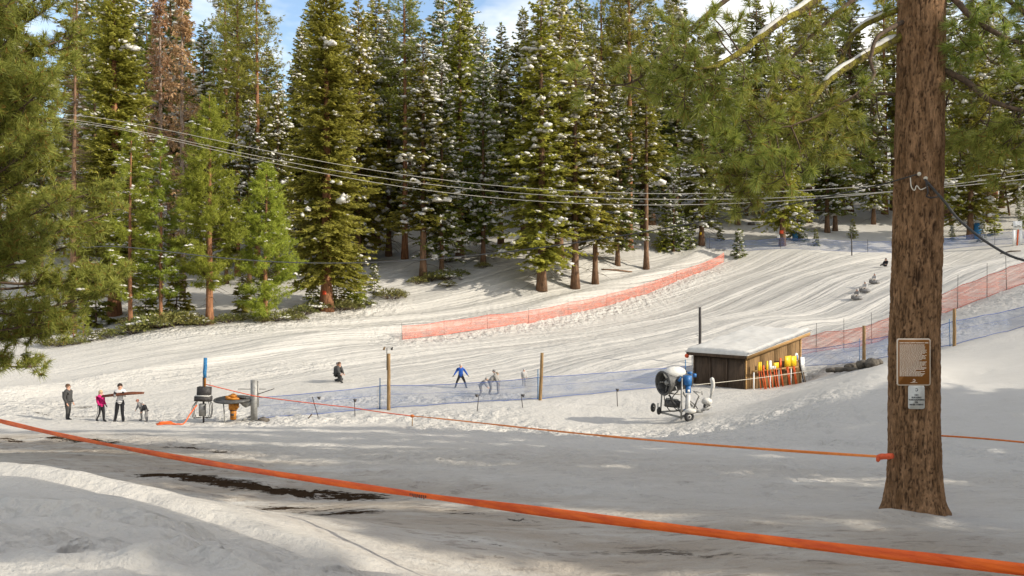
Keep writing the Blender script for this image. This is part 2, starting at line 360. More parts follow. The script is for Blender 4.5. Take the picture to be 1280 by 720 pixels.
def Hfull(x, y, fine=True):
    z = Hb(x, y)
    z = z + 0.45 * np.exp(-(pdist(x, y, BERM) / 1.1) ** 2)
    z = z + 0.04 * np.exp(-(pdist(x, y, LIP) / 0.6) ** 2)
    if not fine: return z
    sm = 1 - 0.8 * np.exp(-((((x - 17) / 10) ** 2 + ((y - 34.5) / 5.5) ** 2)) ** 2)     # fresh windblown snow on the mound
    z = z + 0.16 * fbm(x / 5.0, y / 5.0, 3, 3) * np.clip(np.hypot(x, y) / 12, 0.25, 1)
    z = z + sm * (0.045 * fbm(x / 0.8, y / 0.8, 3, 11) + 0.02 * fbm(x / 0.3, y / 0.3, 2, 13))
    for pl, w, a in TRAMP:
        m = np.exp(-(pdist(x, y, pl) / w) ** 2)
        z = z + a * m * (0.27 * np.abs(fbm(x / 0.8, y / 0.8, 3, 21)) - 0.07 + 0.10 * fbm(x / 0.36, y / 0.36, 2, 29))
    # wheel rut and lumps along the near bank
    d = pdist(x, y, RUT); z = z + np.exp(-(d / 0.30) ** 2) * (0.04 + 0.30 * fbm(x / 0.5, y / 0.28, 2, 41) + 0.20 * fbm(x / 0.24, y / 0.16, 2, 42)) - 0.05 * np.exp(-((d - 0.5) / 0.18) ** 2)
    d = pdist(x, y, RUT2); z = z + np.exp(-(d / 0.28) ** 2) * (0.02 + 0.16 * fbm(x / 0.6, y / 0.25, 2, 43) + 0.14 * fbm(x / 0.26, y / 0.16, 2, 44))
    # two wheel lines along the lip of the bank
    d = pdist(x, y, LIP2); z = z - 0.055 * np.exp(-(d / 0.13) ** 2) + 0.04 * np.exp(-((d - 0.36) / 0.2) ** 2) * (1 + 1.5 * fbm(x / 0.5, y / 0.3, 2, 47))
    # snow drifted against the great pine
    z = z + 0.11 * np.exp(-(((x - 5.5) / 0.55) ** 2 + ((y - 12.62) / 0.42) ** 2))
    # ski and tube tracks combed down the slope
    m = np.clip((y - 50) / 8, 0, 1) * np.clip((112 - y) / 14, 0, 1) * np.clip((x + 26) / 14, 0, 1) * np.clip((60 - x) / 8, 0, 1)
    p = (x * 0.66 - y * 0.75); q = (x * 0.75 + y * 0.66); p = p + 1.6 * fbm(q / 22, p / 30, 2, 51)
    z = z + m * (0.36 * fbm(p / 3.0, q / 60, 2, 61) + 0.21 * fbm(p / 1.1, q / 40, 2, 71) + 0.10 * fbm(p / 0.45, q / 26, 2, 77))
    # grooming on the track below the trees
    m2 = np.exp(-(pdist(x, y, plan((-100, 56), (100, 57), (300, 63), (480, 74), (640, 86))) / 4.0) ** 2)
    pp = (-x * 0.42 + y * 0.9); qq = x * 0.9 + y * 0.42
    z = z + m2 * 0.06 * fbm(pp / 0.8, qq / 18, 2, 81)
    return z

def axis(lo, mid0, mid1, hi, s0, g):
    out = list(np.arange(mid0, mid1, s0)); s = s0; v = out[-1]
    while v < hi: s *= g; v += s; out.append(v)
    v = mid0; s = s0; left = []
    while v > lo: s *= g; v -= s; left.append(v)
    return np.array(left[::-1] + out)
xs = axis(-420, -11, 13, 420, 0.115, 1.022)
ys = [];  v = 4.0
while v < 420: ys.append(v); v += max(0.075, 0.0068 * v)
s = 0.12; v = 4.0; back = []
while v > -160: s *= 1.06; v -= s; back.append(v)
ys = np.array(back[::-1] + ys)
GX, GY = np.meshgrid(xs, ys); GZ = Hfull(GX, GY)
# boot prints and scuffs pressed into the surface
def dent(cx, cy, r, dep, ang, asp=1.8):
    i0, i1 = np.searchsorted(xs, [cx - 3 * r, cx + 3 * r]); j0, j1 = np.searchsorted(ys, [cy - 3 * r, cy + 3 * r])
    if i1 <= i0 or j1 <= j0: return
    dx = GX[j0:j1, i0:i1] - cx; dy = GY[j0:j1, i0:i1] - cy; c, s_ = math.cos(ang), math.sin(ang)
    q = ((dx * c + dy * s_) / (r * asp)) ** 2 + ((-dx * s_ + dy * c) / r) ** 2
    GZ[j0:j1, i0:i1] += dep * (-np.exp(-q * 1.6) + 0.45 * np.exp(-(np.sqrt(q) - 1.25) ** 2 * 6))
for pl, w, a in TRAMP:
    L = sum(math.dist(p, q) for p, q in zip(pl[:-1], pl[1:]))
    for k in range(int(L * w * 1.3)):
        i = random.randrange(len(pl) - 1); t = random.random()
        cx = pl[i][0] + t * (pl[i + 1][0] - pl[i][0]) + random.gauss(0, w * 0.7); cy = pl[i][1] + t * (pl[i + 1][1] - pl[i][1]) + random.gauss(0, w * 0.7)
        dent(cx, cy, random.uniform(0.11, 0.2), random.uniform(0.04, 0.09) * a, random.uniform(0, 3.1))
for k in range(420):
    u = random.uniform(-60, 1290); d = random.uniform(15, 34); p = at(u, 0, d); dent(p[0], p[1], random.uniform(0.10, 0.17), random.uniform(.04, .08), random.uniform(0, 3))
for tr in range(9):      # trails of boot prints crossing the flat
    u0, d0, u1, d1 = random.uniform(-50, 500), random.uniform(20, 34), random.uniform(600, 1290), random.uniform(14, 30); p0 = at(u0, 0, d0); p1 = at(u1, 0, d1); L = math.dist(p0[:2], p1[:2]); a_ = math.atan2(p1[1] - p0[1], p1[0] - p0[0])
    for k in range(int(L / .62)):
        t = k * .62 / L; sx = .13 * (1 if k % 2 else -1) + random.gauss(0, .04); dent(p0[0] + t * (p1[0] - p0[0]) - math.sin(a_) * sx + .5 * math.sin(t * 7 + tr), p0[1] + t * (p1[1] - p0[1]) + math.cos(a_) * sx, .10, .085, a_, 1.7)
for k in range(90):
    u = random.uniform(560, 1290); d = random.uniform(15, 26); p = at(u, 0, d); dent(p[0], p[1], random.uniform(0.09, 0.16), 0.035, random.uniform(0, 3))
for k in range(70):
    u = random.uniform(-50, 560); d = random.uniform(5.6, 7.4); p = at(u, 0, d); dent(p[0], p[1], random.uniform(0.06, 0.14), 0.03, random.uniform(-0.4, 0.4), 2.4)
ny, nx = GX.shape
_I = np.arange(ny * nx).reshape(ny, nx)
GF = np.stack([_I[:-1, :-1], _I[:-1, 1:], _I[1:, 1:], _I[1:, :-1]], -1).reshape(-1, 4)

def H(x, y):
    """ground height on the finished surface"""
    i = int(np.clip(np.searchsorted(xs, x) - 1, 0, nx - 2)); j = int(np.clip(np.searchsorted(ys, y) - 1, 0, ny - 2))
    a = (x - xs[i]) / (xs[i + 1] - xs[i]); b = (y - ys[j]) / (ys[j + 1] - ys[j])
    return float((GZ[j, i] * (1 - a) + GZ[j, i + 1] * a) * (1 - b) + (GZ[j + 1, i] * (1 - a) + GZ[j + 1, i + 1] * a) * b)
def gat(u, d, dz=0.0):
    p = at(u, 0, d); return np.array((p[0], p[1], H(p[0], p[1]) + dz))

# bare earth and grime: where ploughing and feet laid the ground open
mud = np.zeros_like(GX); comb = np.zeros_like(GX); fresh = np.exp(-((((GX - 17) / 10) ** 2 + ((GY - 34.5) / 5.5) ** 2)) ** 2); tramp = np.zeros_like(GX); grime = np.zeros_like(GX); litter = np.zeros_like(GX)
for pl, w, a in [(plan((60, 29.2), (100, 27.5), (132, 26.5)), 0.42, 1.0), (plan((5, 29), (28, 27.5)), 0.3, 0.8), (plan((195, 17.6), (240, 17.0), (300, 16.6), (350, 16.2), (455, 15.6)), 0.40, 1.1),
                 (plan((215, 24.5), (275, 23.0)), 0.4, 0.5), (plan((355, 13.9), (410, 13.3), (455, 13.2)), 0.35, 0.72), (plan((330, 14.6), (440, 14.2)), 0.35, 0.6),
                 (plan((700, 10.9), (800, 10.6), (960, 9.7)), 0.40, 0.30), (plan((560, 13.2), (660, 12.4)), 0.3, 0.45), (plan((40, 44), (62, 44)), 0.5, 0.6),
                 (plan((90, 46.5), (110, 46.5)), 0.5, 0.6), (plan((95, 43.5), (140, 44.5)), 0.6, 0.45), (plan((590, 10.5), (650, 10.2)), 0.4, 0.35)]:
    mud = np.maximum(mud, a * np.exp(-(pdist(GX, GY, pl) / w) ** 2))
grime = np.maximum(grime, 0.95 * np.exp(-(pdist(GX, GY, plan((-60, 31), (100, 25), (300, 17), (500, 13.5), (800, 11), (1300, 8.5))) / 3.2) ** 2))
grime = np.maximum(grime, 0.35 * np.exp(-(pdist(GX, GY, plan((500, 22), (900, 18), (1300, 15))) / 4) ** 2))
litter = np.maximum(litter, 1.0 * np.exp(-(pdist(GX, GY, plan((60, 64), (160, 65.5), (262, 67), (330, 70), (405, 76), (470, 86), (560, 90), (680, 88.5), (760, 92))) / 3.5) ** 2))
litter = np.maximum(litter, np.clip((GY - 100) / 30, 0, 0.55)); litter = np.maximum(litter, 0.5 * np.exp(-((GX - 5.9) ** 2 + (GY - 13) ** 2) / 20))
litter = np.maximum(litter, 0.35 * np.exp(-(pdist(GX, GY, plan((300, 22), (700, 18), (1300, 15))) / 5) ** 2))
comb = np.clip((GY - 48) / 8, 0, 1) * np.clip((114 - GY) / 14, 0, 1) * np.clip((GX + 34) / 14, 0, 1) * np.clip((60 - GX) / 8, 0, 1)
for pl, w, a in TRAMP: tramp = np.maximum(tramp, min(1, a) * np.exp(-(pdist(GX, GY, pl) / (w * 1.25)) ** 2))
for pl in (RUT, RUT2): tramp = np.maximum(tramp, 0.8 * np.exp(-(pdist(GX, GY, pl) / 0.4) ** 2))
gm = mesh_np('ground', np.stack([GX, GY, GZ], -1).reshape(-1, 3), GF, None or [M['snow']], smooth=True)
for nm, arr in (('mud', mud), ('grime', grime), ('litter', litter), ('comb', comb), ('tramp', tramp), ('fresh', fresh)):
    at_ = gm.attributes.new(nm, 'FLOAT', 'POINT'); at_.data.foreach_set('value', arr.ravel().astype(np.float32))

def ground_mat():
    m = bpy.data.materials.new('snow_ground'); m.use_nodes = True; t = m.node_tree; N = t.nodes; L = t.links
    b = N['Principled BSDF']; b.inputs['Roughness'].default_value = 0.62; b.inputs['Specular IOR Level'].default_value = 0.25
    tcn = N.new('ShaderNodeTexCoord')
    def noise(sc, stretch=(1, 1, 1), det=5, rough=0.6, rot=0):
        mp_ = N.new('ShaderNodeMapping'); mp_.inputs['Scale'].default_value = stretch; mp_.inputs['Rotation'].default_value = (0, 0, rot)
        n = N.new('ShaderNodeTexNoise'); n.inputs['Scale'].default_value = sc; n.inputs['Detail'].default_value = det; n.inputs['Roughness'].default_value = rough
        L.new(tcn.outputs['Object'], mp_.inputs[0]); L.new(mp_.outputs[0], n.inputs['Vector']); return n.outputs['Fac']
    def math_(op, a, b_=None, clamp=False):
        n = N.new('ShaderNodeMath'); n.operation = op; n.use_clamp = clamp
        for i, q in enumerate((a, b_)):
            if q is None: continue
            if isinstance(q, (int, float)): n.inputs[i].default_value = q
            else: L.new(q, n.inputs[i])
        return n.outputs[0]
    def attr(n): a = N.new('ShaderNodeAttribute'); a.attribute_name = n; return a.outputs['Fac']
    def mix(f, a, b_):
        n = N.new('ShaderNodeMix'); n.data_type = 'RGBA'
        L.new(f, n.inputs['Factor'])
        for k, q in (('A', a), ('B', b_)):
            if isinstance(q, tuple): n.inputs[k].default_value = (*q, 1)
            else: L.new(q, n.inputs[k])
        return n.outputs['Result']
    def ramp(f, lo, hi):
        n = N.new('ShaderNodeMapRange'); n.clamp = True; n.interpolation_type = 'SMOOTHSTEP'
        n.inputs['From Min'].default_value = lo; n.inputs['From Max'].default_value = hi; L.new(f, n.inputs['Value']); return n.outputs[0]
    big = noise(0.12, det=4); fine = noise(9, det=4)
    col = mix(ramp(big, 0.35, 0.65), SNOWC, tuple(q * 0.94 for q in SNOWC))
    grit = ramp(noise(21, det=4, rough=0.8), 0.55, 0.72); col = mix(math_('MULTIPLY', grit, 0.28), col, (0.33, 0.30, 0.25))
    crust = ramp(noise(1.6, (0.5, 1, 1), 6, 0.7, R(35)), 0.38, 0.66); col = mix(math_('MULTIPLY', crust, 0.16), col, (0.36, 0.335, 0.285))
    # greyish grime, in streaks along the way people walk and ploughs pass
    gn = noise(1.1, (0.35, 1, 1), 7, 0.68, R(38)); gf = math_('MULTIPLY', attr('grime'), ramp(gn, 0.22, 0.62))
    col = mix(math_('MULTIPLY', gf, 0.85), col, (0.25, 0.198, 0.138))
    sp = noise(5.5, (0.4, 1, 1), 5, 0.7, R(38)); sf = math_('MULTIPLY', ramp(sp, 0.54, 0.66), attr('grime'))
    col = mix(math_('MULTIPLY', sf, 0.75), col, (0.13, 0.10, 0.075))
    # needle litter and twigs
    ln = noise(7, det=3); lf = math_('MULTIPLY', ramp(ln, 0.66, 0.72), attr('litter')); col = mix(math_('MULTIPLY', lf, 0.7), col, (0.13, 0.085, 0.045))
    # bare mud
    mn = noise(2.6, (0.40, 1.0, 1), 6, 0.65, R(33)); mn2 = noise(13, (0.6, 1.0, 1), 4, 0.7, R(33))
    mf = ramp(math_('ADD', math_('MULTIPLY', attr('mud'), 1.10), math_('ADD', math_('MULTIPLY', math_('SUBTRACT', mn, 0.5), 3.2), math_('MULTIPLY', math_('SUBTRACT', mn2, 0.5), 2.2))), 0.60, 0.78)
    mf = math_('MULTIPLY', mf, ramp(attr('mud'), 0.10, 0.40))
    mc = mix(noise(6, det=6), (0.012, 0.008, 0.005), (0.060, 0.038, 0.022)); col = mix(mf, col, mc)
    L.new(math_('MULTIPLY', math_('SUBTRACT', 1.0, mf), 0.25), b.inputs['Specular IOR Level'])
    L.new(col, b.inputs['Base Color'])
    bp = N.new('ShaderNodeBump'); bp.inputs['Strength'].default_value = 0.8; bp.inputs['Distance'].default_value = 0.09
    h = math_('ADD', math_('MULTIPLY', noise(3.5, det=6, rough=0.65), 1.0), math_('MULTIPLY', fine, 0.35)); h = math_('SUBTRACT', h, math_('MULTIPLY', mf, 0.8))
    h = math_('MULTIPLY', h, math_('SUBTRACT', 1.0, math_('MULTIPLY', attr('fresh'), 0.85)))
    h = math_('ADD', h, math_('MULTIPLY', math_('MULTIPLY', noise(2.4, det=3, rough=0.5), attr('tramp')), 4.5))
    h = math_('ADD', h, math_('MULTIPLY', math_('MULTIPLY', noise(6.0, det=2, rough=0.5), attr('tramp')), 1.6))
    warp = N.new('ShaderNodeMapping'); warp.inputs['Rotation'].default_value = (0, 0, R(48.7)); L.new(tcn.outputs['Object'], warp.inputs[0])
    def streak(sx, sc):
        m3 = N.new('ShaderNodeMapping'); m3.inputs['Scale'].default_value = (sx, 0.022, 0.05); L.new(warp.outputs[0], m3.inputs[0])
        n = N.new('ShaderNodeTexNoise'); n.inputs['Scale'].default_value = sc; n.inputs['Detail'].default_value = 4; n.inputs['Roughness'].default_value = 0.6; n.inputs['Distortion'].default_value = 0.25
        L.new(m3.outputs[0], n.inputs['Vector']); return n.outputs['Fac']
    h = math_('ADD', h, math_('MULTIPLY', math_('MULTIPLY', streak(1.0, 0.9), attr('comb')), 7.0))
    h = math_('ADD', h, math_('MULTIPLY', math_('MULTIPLY', streak(1.0, 2.6), attr('comb')), 3.0))
    L.new(h, bp.inputs['Height']); L.new(bp.outputs[0], b.inputs['Normal'])
    return m
gm.materials[0] = ground_mat()
ground = link('ground', gm); ground['kind'] = 'structure'

# ------------------------------------------------------------------ trees
def unit(v): return v / (np.linalg.norm(v, axis=-1, keepdims=True) + 1e-9)

def feathers(B, D, L, Wd, droop=0.0, fingers=True):
    """flat needle sprays: base points B, directions D, lengths L -> triangles"""
    n = len(B); up = np.array((0, 0, 1.0)); side = unit(np.cross(D, up) + 1e-6); side = unit(side + rng.normal(0, 0.45, (n, 3)))
    def blade(b, d, l, w):
        tip = b + d * l[:, None]; tip[:, 2] -= droop * l; mid = b + d * (l * 0.45)[:, None]
        V = np.stack([b, mid + side * w[:, None], tip, mid - side * w[:, None]], 1)
        i = np.arange(n)[:, None] * 4; F = np.concatenate([i + np.array([[0, 1, 2]]), i + np.array([[0, 2, 3]])]); return V.reshape(-1, 3), F
    out = [blade(B, D, L, Wd)]
    if fingers:
        for sg in (1, -1):
            d2 = unit(D + sg * side * rng.uniform(0.55, 0.95, (n, 1)))
            out.append(blade(B + D * (L * rng.uniform(0.1, 0.4, n))[:, None], d2, L * rng.uniform(0.45, 0.7, n), Wd * 0.8))
    V = []; F = []; k = 0
    for v, f in out: V.append(v); F.append(f + k); k += len(v)
    return np.concatenate(V), np.concatenate(F)

_oct = None
def blobs(P, S3, tang=None, k=3):
    """pads of snow: each a few overlapping irregular lumps"""
    global _oct
    if _oct is None:
        b = MB().ball((0, 0, 0), (1, 1, 1), 5, 4); _oct = (np.concatenate(b.V), np.concatenate(b.F))
    if tang is None: tang = rng.uniform(0, 6.28, len(P))
    P = np.repeat(P, k, 0); T = np.repeat(tang, k); o = rng.normal(0, 0.55, (len(P), 2)) * S3.repeat(k, 0)[:, :2]
    c, s = np.cos(T), np.sin(T); P = P + np.stack([o[:, 0] * c - o[:, 1] * s, o[:, 0] * s + o[:, 1] * c, -0.35 * np.hypot(o[:, 0], o[:, 1]) + rng.normal(0, .02, len(P))], -1)
    S3 = S3.repeat(k, 0) * rng.uniform(0.45, 0.92, (len(P), 1)); n = len(P); v, f = _oct; m = len(v)
    a = T + rng.normal(0, 0.5, n); c, s = np.cos(a), np.sin(a)
    W_ = v[None] * S3[:, None, :] * rng.uniform(0.62, 1.3, (n, m, 1))
    X = W_[..., 0] * c[:, None] - W_[..., 1] * s[:, None]; Y = W_[..., 0] * s[:, None] + W_[..., 1] * c[:, None]
    Z = W_[..., 2] - 0.35 * (np.hypot(W_[..., 0], W_[..., 1])) ** 1.5
    V = np.stack([X, Y, Z], -1) + P[:, None]
    F = (np.arange(n)[:, None, None] * m + f[None]).reshape(-1, 3); return V.reshape(-1, 3), F

def needles(Cn, D, n, L, w, spread):
    """brushes of long needles: n thin blades round each centre"""
    N = len(Cn); d = unit(D[:, None] * rng.uniform(0.1, 1.0, (N, n, 1)) + spread * unit(rng.normal(0, 1, (N, n, 3))))
    l = L * rng.uniform(0.7, 1.15, (N, n, 1)); b = Cn[:, None] + D[:, None] * rng.uniform(-0.35, 0.25, (N, n, 1)) * L
    s = unit(np.cross(d, rng.normal(0, 1, (N, n, 3)))) * w
    tip = b + d * l; tip[..., 2] -= 0.12 * l[..., 0]
    V = np.stack([b + s, b - s, tip], 2).reshape(-1, 3); return V, np.arange(len(V)).reshape(-1, 3)

def fir_proto(name, Ht, Rm, base, leaf, bark='bark', snow=0.0, lev=0.36, nb=6, dens=8.0, gap=0.0, power=0.85, fing=True, droop=0.22, lean=0.0, seed=1, tip_open=False, dbh=None, irregular=0.25):
    global rng; rng = np.random.default_rng(seed)
    zs = []; z = base * Ht
    while z < Ht * 0.985: zs.append(z); z += lev * (0.75 + 0.5 * rng.random()) * (0.55 + 0.45 * (1 - z / Ht))
    Bz = []; Baz = []; BL = []
    ph0, ph1 = rng.uniform(0, 6.28, 2)
    for z in zs:
        t = (z - base * Ht) / (Ht * (1 - base)); k = nb if t < 0.85 else max(3, nb - 2)
        prof = (1 - t) ** power * (0.72 + 0.28 * min(1, t / 0.12))
        for j in range(k):
            if rng.random() < gap: continue
            az = rng.uniform(0, 6.28)
            lob = 1 + irregular * (0.6 * math.sin(az * 2 + z * 0.9 + ph0) + 0.6 * math.sin(az * 3 - z * 1.7 + ph1))
            Bz.append(z); Baz.append(az); BL.append(max(0.22, Rm * prof * lob * rng.uniform(0.66, 1.1)))
    Bz, Baz, BL = map(np.array, (Bz, Baz, BL)); n = len(Bz); t = (Bz - base * Ht) / (Ht * (1 - base))
    rise = -0.25 + 0.75 * t + rng.normal(0, 0.08, n); dr = droop * (1 - 0.6 * t)
    m = np.maximum(3, (BL * dens).astype(int)); bi = np.repeat(np.arange(n), m)
    s = rng.uniform(0.04, 1.0, len(bi)) ** 0.8
    def pos(bi, s):
        r = BL[bi] * s; h = Bz[bi] + r * rise[bi] - dr[bi] * BL[bi] * (s ** 2 - 0.75 * s ** 4)
        return np.stack([np.cos(Baz[bi]) * r, np.sin(Baz[bi]) * r, h], -1)
    Pp = pos(bi, s); out = np.stack([np.cos(Baz[bi]), np.sin(Baz[bi]), rise[bi] * 0.7], -1); lat = np.stack([-np.sin(Baz[bi]), np.cos(Baz[bi]), np.zeros(len(bi))], -1)
    sg = rng.choice([-1, 1], len(bi))[:, None] * rng.uniform(0.15, 1.25, (len(bi), 1)) * (1.15 - s[:, None] * 0.8)
    D = unit(out + lat * sg + np.array((0, 0, -0.12)) + rng.normal(0, 0.16, (len(bi), 3)))
    L = (0.22 + 0.20 * BL[bi] * (1 - s) + 0.12) * rng.uniform(0.7, 1.25, len(bi)); L = np.minimum(L, 0.85)
    V, F = feathers(Pp, D, L, 0.055 + 0.10 * L, 0.12, fing)
    # leader
    k = 26; zt = Ht * (0.965 + 0.04 * rng.random(k)); a = rng.uniform(0, 6.28, k)
    V2, F2 = feathers(np.stack([0 * a, 0 * a, zt], -1), unit(np.stack([np.cos(a), np.sin(a), 0.9 + 0 * a], -1)), np.full(k, 0.34), np.full(k, 0.06), 0.0, False)
    F = np.concatenate([F, F2 + len(V)]); V = np.concatenate([V, V2])
    parts = {'crown': mesh_np(name + '_crown', V, F, M[leaf])}
    # trunk with limbs
    db = dbh or Ht * 0.021; mb = MB(); q = np.linspace(0, 1, 14)
    wob = np.c_[0.05 * np.sin(q * 7 + seed) * q, 0.05 * np.cos(q * 5 + seed) * q, q * Ht]
    mb.tube(wob, db * (0.5 * (1 - q) ** 0.8 + 0.012 + 0.22 * np.exp(-q * 60)), 10)
    parts['trunk'] = mb.mesh(name + '_trunk', M[bark], True)
    lb = MB(); sel = np.where(rng.random(n) < 0.75)[0]
    for i in sel:
        lb.tube(pos(np.full(4, i), np.array([0.0, 0.35, 0.7, 0.97])), np.array([0.020, 0.016, 0.011, 0.004]) * (0.6 + 0.4 * BL[i]), 3, False)
    for j in range(int(10 + 14 * base * 3)):     # bare dead limbs under the crown
        z = rng.uniform(0.25, 1.0) * base * Ht; a = rng.uniform(0, 6.28); l = rng.uniform(0.4, 1.0) * Rm * 0.6
        lb.tube(np.array([(0, 0, z), (math.cos(a) * l * .5, math.sin(a) * l * .5, z - 0.1 * l), (math.cos(a) * l, math.sin(a) * l, z - 0.4 * l)]), [0.03, 0.02, 0.007], 3, False)
    parts['limbs'] = lb.mesh(name + '_limbs', M['twig'])
    if snow > 0:
        k = int(n * snow * 0.9); bi = rng.integers(0, n, k); bi = bi[t[bi] < 0.96]; s = rng.uniform(0.35, 0.97, len(bi))
        P = pos(bi, s) + np.array((0, 0, 0.07)); w = rng.uniform(0.10, 0.31, len(bi)) * (0.6 + 0.25 * np.minimum(BL[bi], 2.4))
        w *= np.where(rng.random(len(bi)) < 0.12, 1.5, 1.0)
        V, F = blobs(P, np.stack([w * rng.uniform(0.9, 1.6, len(bi)), w, w * rng.uniform(0.4, 0.75, len(bi))], -1), Baz[bi])
        parts['snow'] = mesh_np(name + '_snow', V, F, M['snow'], smooth=True)
    return dict(H=Ht, parts=parts)

def pine_proto(name, Ht, Rm, base, leaf, bark='redbark', ntuft=1500, nn=13, L=0.26, w=0.016, seed=1, power=0.5, clump=0.30, ascend=0.35, snow=0.0, dbh=None, low=0.0, lev=0.42, nb=5):
    global rng; rng = np.random.default_rng(seed); mb = MB(); lb = MB()
    db = dbh or Ht * 0.018; q = np.linspace(0, 1, 14)
    mb.tube(np.c_[0.08 * np.sin(q * 6 + seed) * q, 0.08 * np.cos(q * 4 + seed) * q, q * Ht], db * (0.5 * (1 - q) ** 0.7 + 0.012 + 0.18 * np.exp(-q * 60)), 10)
    Cn = []; Dn = []; z = base * Ht; br = []
    while z < Ht * 0.98:
        t = (z - base * Ht) / (Ht * (1 - base)); prof = (1 - t) ** power * (0.55 + 0.45 * min(1, t / 0.22))
        for j in range(nb):
            br.append((z + rng.uniform(-.15, .15), rng.uniform(0, 6.28), max(0.25, Rm * prof * rng.uniform(0.55, 1.12)), ascend * (0.2 + 0.9 * t) - 0.15 + rng.normal(0, 0.08)))
        z += lev * rng.uniform(0.7, 1.3)
    tot = sum(b[2] for b in br)
    for z, a, l, asc in br:
        e = np.array((math.cos(a), math.sin(a), 0)); P = lambda s: np.array((0, 0, z)) + e * l * s + np.array((0, 0, 1)) * l * (asc * s + 0.25 * s * s)
        lb.tube([P(0), P(.4), P(.75), P(1)], np.array([0.024, 0.018, 0.012, 0.006]) * (0.6 + 0.35 * l), 3, False)
        k = max(3, int(ntuft * l / tot)); s = rng.uniform(0.28, 1.0, k) ** 0.7
        c = np.array([P(x) for x in s]) + rng.normal(0, 1, (k, 3)) * np.array((clump, clump, clump * 0.55)) * np.minimum(1, l * 0.6) * (0.35 + 0.65 * s[:, None])
        Cn.append(c); Dn.append(unit(e + np.array((0, 0, 0.65)) + rng.normal(0, 0.45, (k, 3))))
    Cn.append(np.c_[rng.normal(0, .08, (12, 2)), rng.uniform(Ht * .94, Ht * 1.01, 12)]); Dn.append(unit(rng.normal(0, .3, (12, 3)) + np.array((0, 0, 1))))
    Cn = np.concatenate(Cn); Dn = np.concatenate(Dn)
    V, F = needles(Cn, Dn, nn, L, w, 0.8)
    parts = {'crown': mesh_np(name + '_crown', V, F, M[leaf]), 'trunk': mb.mesh(name + '_trunk', M[bark], True)}
    for j in range(int(8 + 20 * base)):
        z = rng.uniform(0.2, 1.0) * base * Ht; a = rng.uniform(0, 6.28); l = rng.uniform(0.3, 0.9) * min(1.6, Rm)
        lb.tube(np.array([(0, 0, z), (math.cos(a) * l * .5, math.sin(a) * l * .5, z), (math.cos(a) * l, math.sin(a) * l, z - 0.3 * l)]), [0.025, 0.018, 0.006], 3, False)
    parts['limbs'] = lb.mesh(name + '_limbs', M['twig'])
    if snow:
        i = rng.integers(0, len(Cn), int(len(Cn) * snow)); w_ = rng.uniform(0.09, 0.22, len(i))
        V, F = blobs(Cn[i] + np.array((0, 0, 0.12)), np.stack([w_ * 1.5, w_, w_ * .4], -1)); parts['snow'] = mesh_np(name + '_snow', V, F, M['snow'], smooth=True)
    return dict(H=Ht, parts=parts)

def bare_proto(name, Ht, base, bark, seed, nl=150, Rm=1.6, leaf=None, ntw=4):
    """dead trunk: ragged bare limbs, with or without the last brown needles"""
    global rng; rng = np.random.default_rng(seed); mb = MB(); lb = MB(); q = np.linspace(0, 1, 14)
    mb.tube(np.c_[0.1 * np.sin(q * 6) * q, 0.1 * np.cos(q * 5) * q, q * Ht], Ht * 0.02 * (0.5 * (1 - q) ** 0.8 + 0.02), 9)
    Cn = []; Dn = []
    for j in range(nl):
        t = rng.uniform(0, 1) ** 0.9; z = Ht * (base + (1 - base) * t * 0.99); a = rng.uniform(0, 6.28); l = Rm * (1.05 - t) * rng.uniform(0.35, 1.1) + 0.15
        e = np.array((math.cos(a), math.sin(a), 0)); pts = [np.array((0, 0, z)) + e * l * s + np.array((0, 0, -0.35 * s * l + 0.25 * s * s * l)) for s in (0, .35, .7, 1)]
        lb.tube(pts, np.array([0.04, 0.03, 0.02, 0.008]) * (0.6 + 0.3 * l), 3, False)
        for k in range(ntw):
            s = rng.uniform(0.3, 1); p = pts[0] + (pts[3] - pts[0]) * s; d = unit(e * .6 + rng.normal(0, .6, 3)); ll = rng.uniform(.2, .5) * min(1, l)
            lb.tube([p, p + d * ll], [0.011, 0.004], 3, False)
            if leaf and rng.random() < (0.35 + 0.6 * t): 
                for u_ in range(5): Cn.append(p + d * ll * rng.uniform(0, 1) + rng.normal(0, .1, 3)); Dn.append(d)
    parts = {'trunk': mb.mesh(name + '_trunk', M[bark], True), 'limbs': lb.mesh(name + '_limbs', M['deadbark' if leaf else 'twig'])}
    if leaf:
        Cn = np.array(Cn); Dn = unit(np.array(Dn)); n = len(Cn); V, F = feathers(Cn, unit(Dn + rng.normal(0, .5, (n, 3)) + np.array((0, 0, -.3))), rng.uniform(.16, .42, n), rng.uniform(.025, .06, n), .3, True)
        parts['crown'] = mesh_np(name + '_crown', V, F, M[leaf])
    return dict(H=Ht, parts=parts)

PR = {}
PR['fir_big'] = fir_proto('fir_big', 28, 4.1, 0.10, 'olive', snow=0.12, lev=0.28, nb=8, dens=10, seed=11, power=0.55, droop=0.3, dbh=0.95, bark='redbark')
PR['fir_a'] = fir_proto('fir_a', 27, 4.3, 0.10, 'fir', snow=0.75, lev=0.34, nb=6, dens=10, seed=12, power=0.72, dbh=0.7)
PR['fir_b'] = fir_proto('fir_b', 25, 3.6, 0.18, 'fir', snow=0.95, lev=0.34, nb=6, dens=10, seed=13, power=0.8, gap=0.1)
PR['fir_s'] = fir_proto('fir_s', 26, 4.0, 0.11, 'firdark', snow=1.7, lev=0.38, nb=6, dens=9.5, seed=14, power=0.72, gap=0.12)
PR['fir_n'] = fir_proto('fir_n', 24, 2.9, 0.22, 'fir', snow=1.0, lev=0.35, nb=6, dens=10, seed=15, power=0.75, gap=0.08)
PR['fir_y'] = fir_proto('fir_y', 11, 2.2, 0.06, 'firdark', snow=1.5, lev=0.34, nb=6, dens=9, seed=16, power=0.9, droop=0.4)
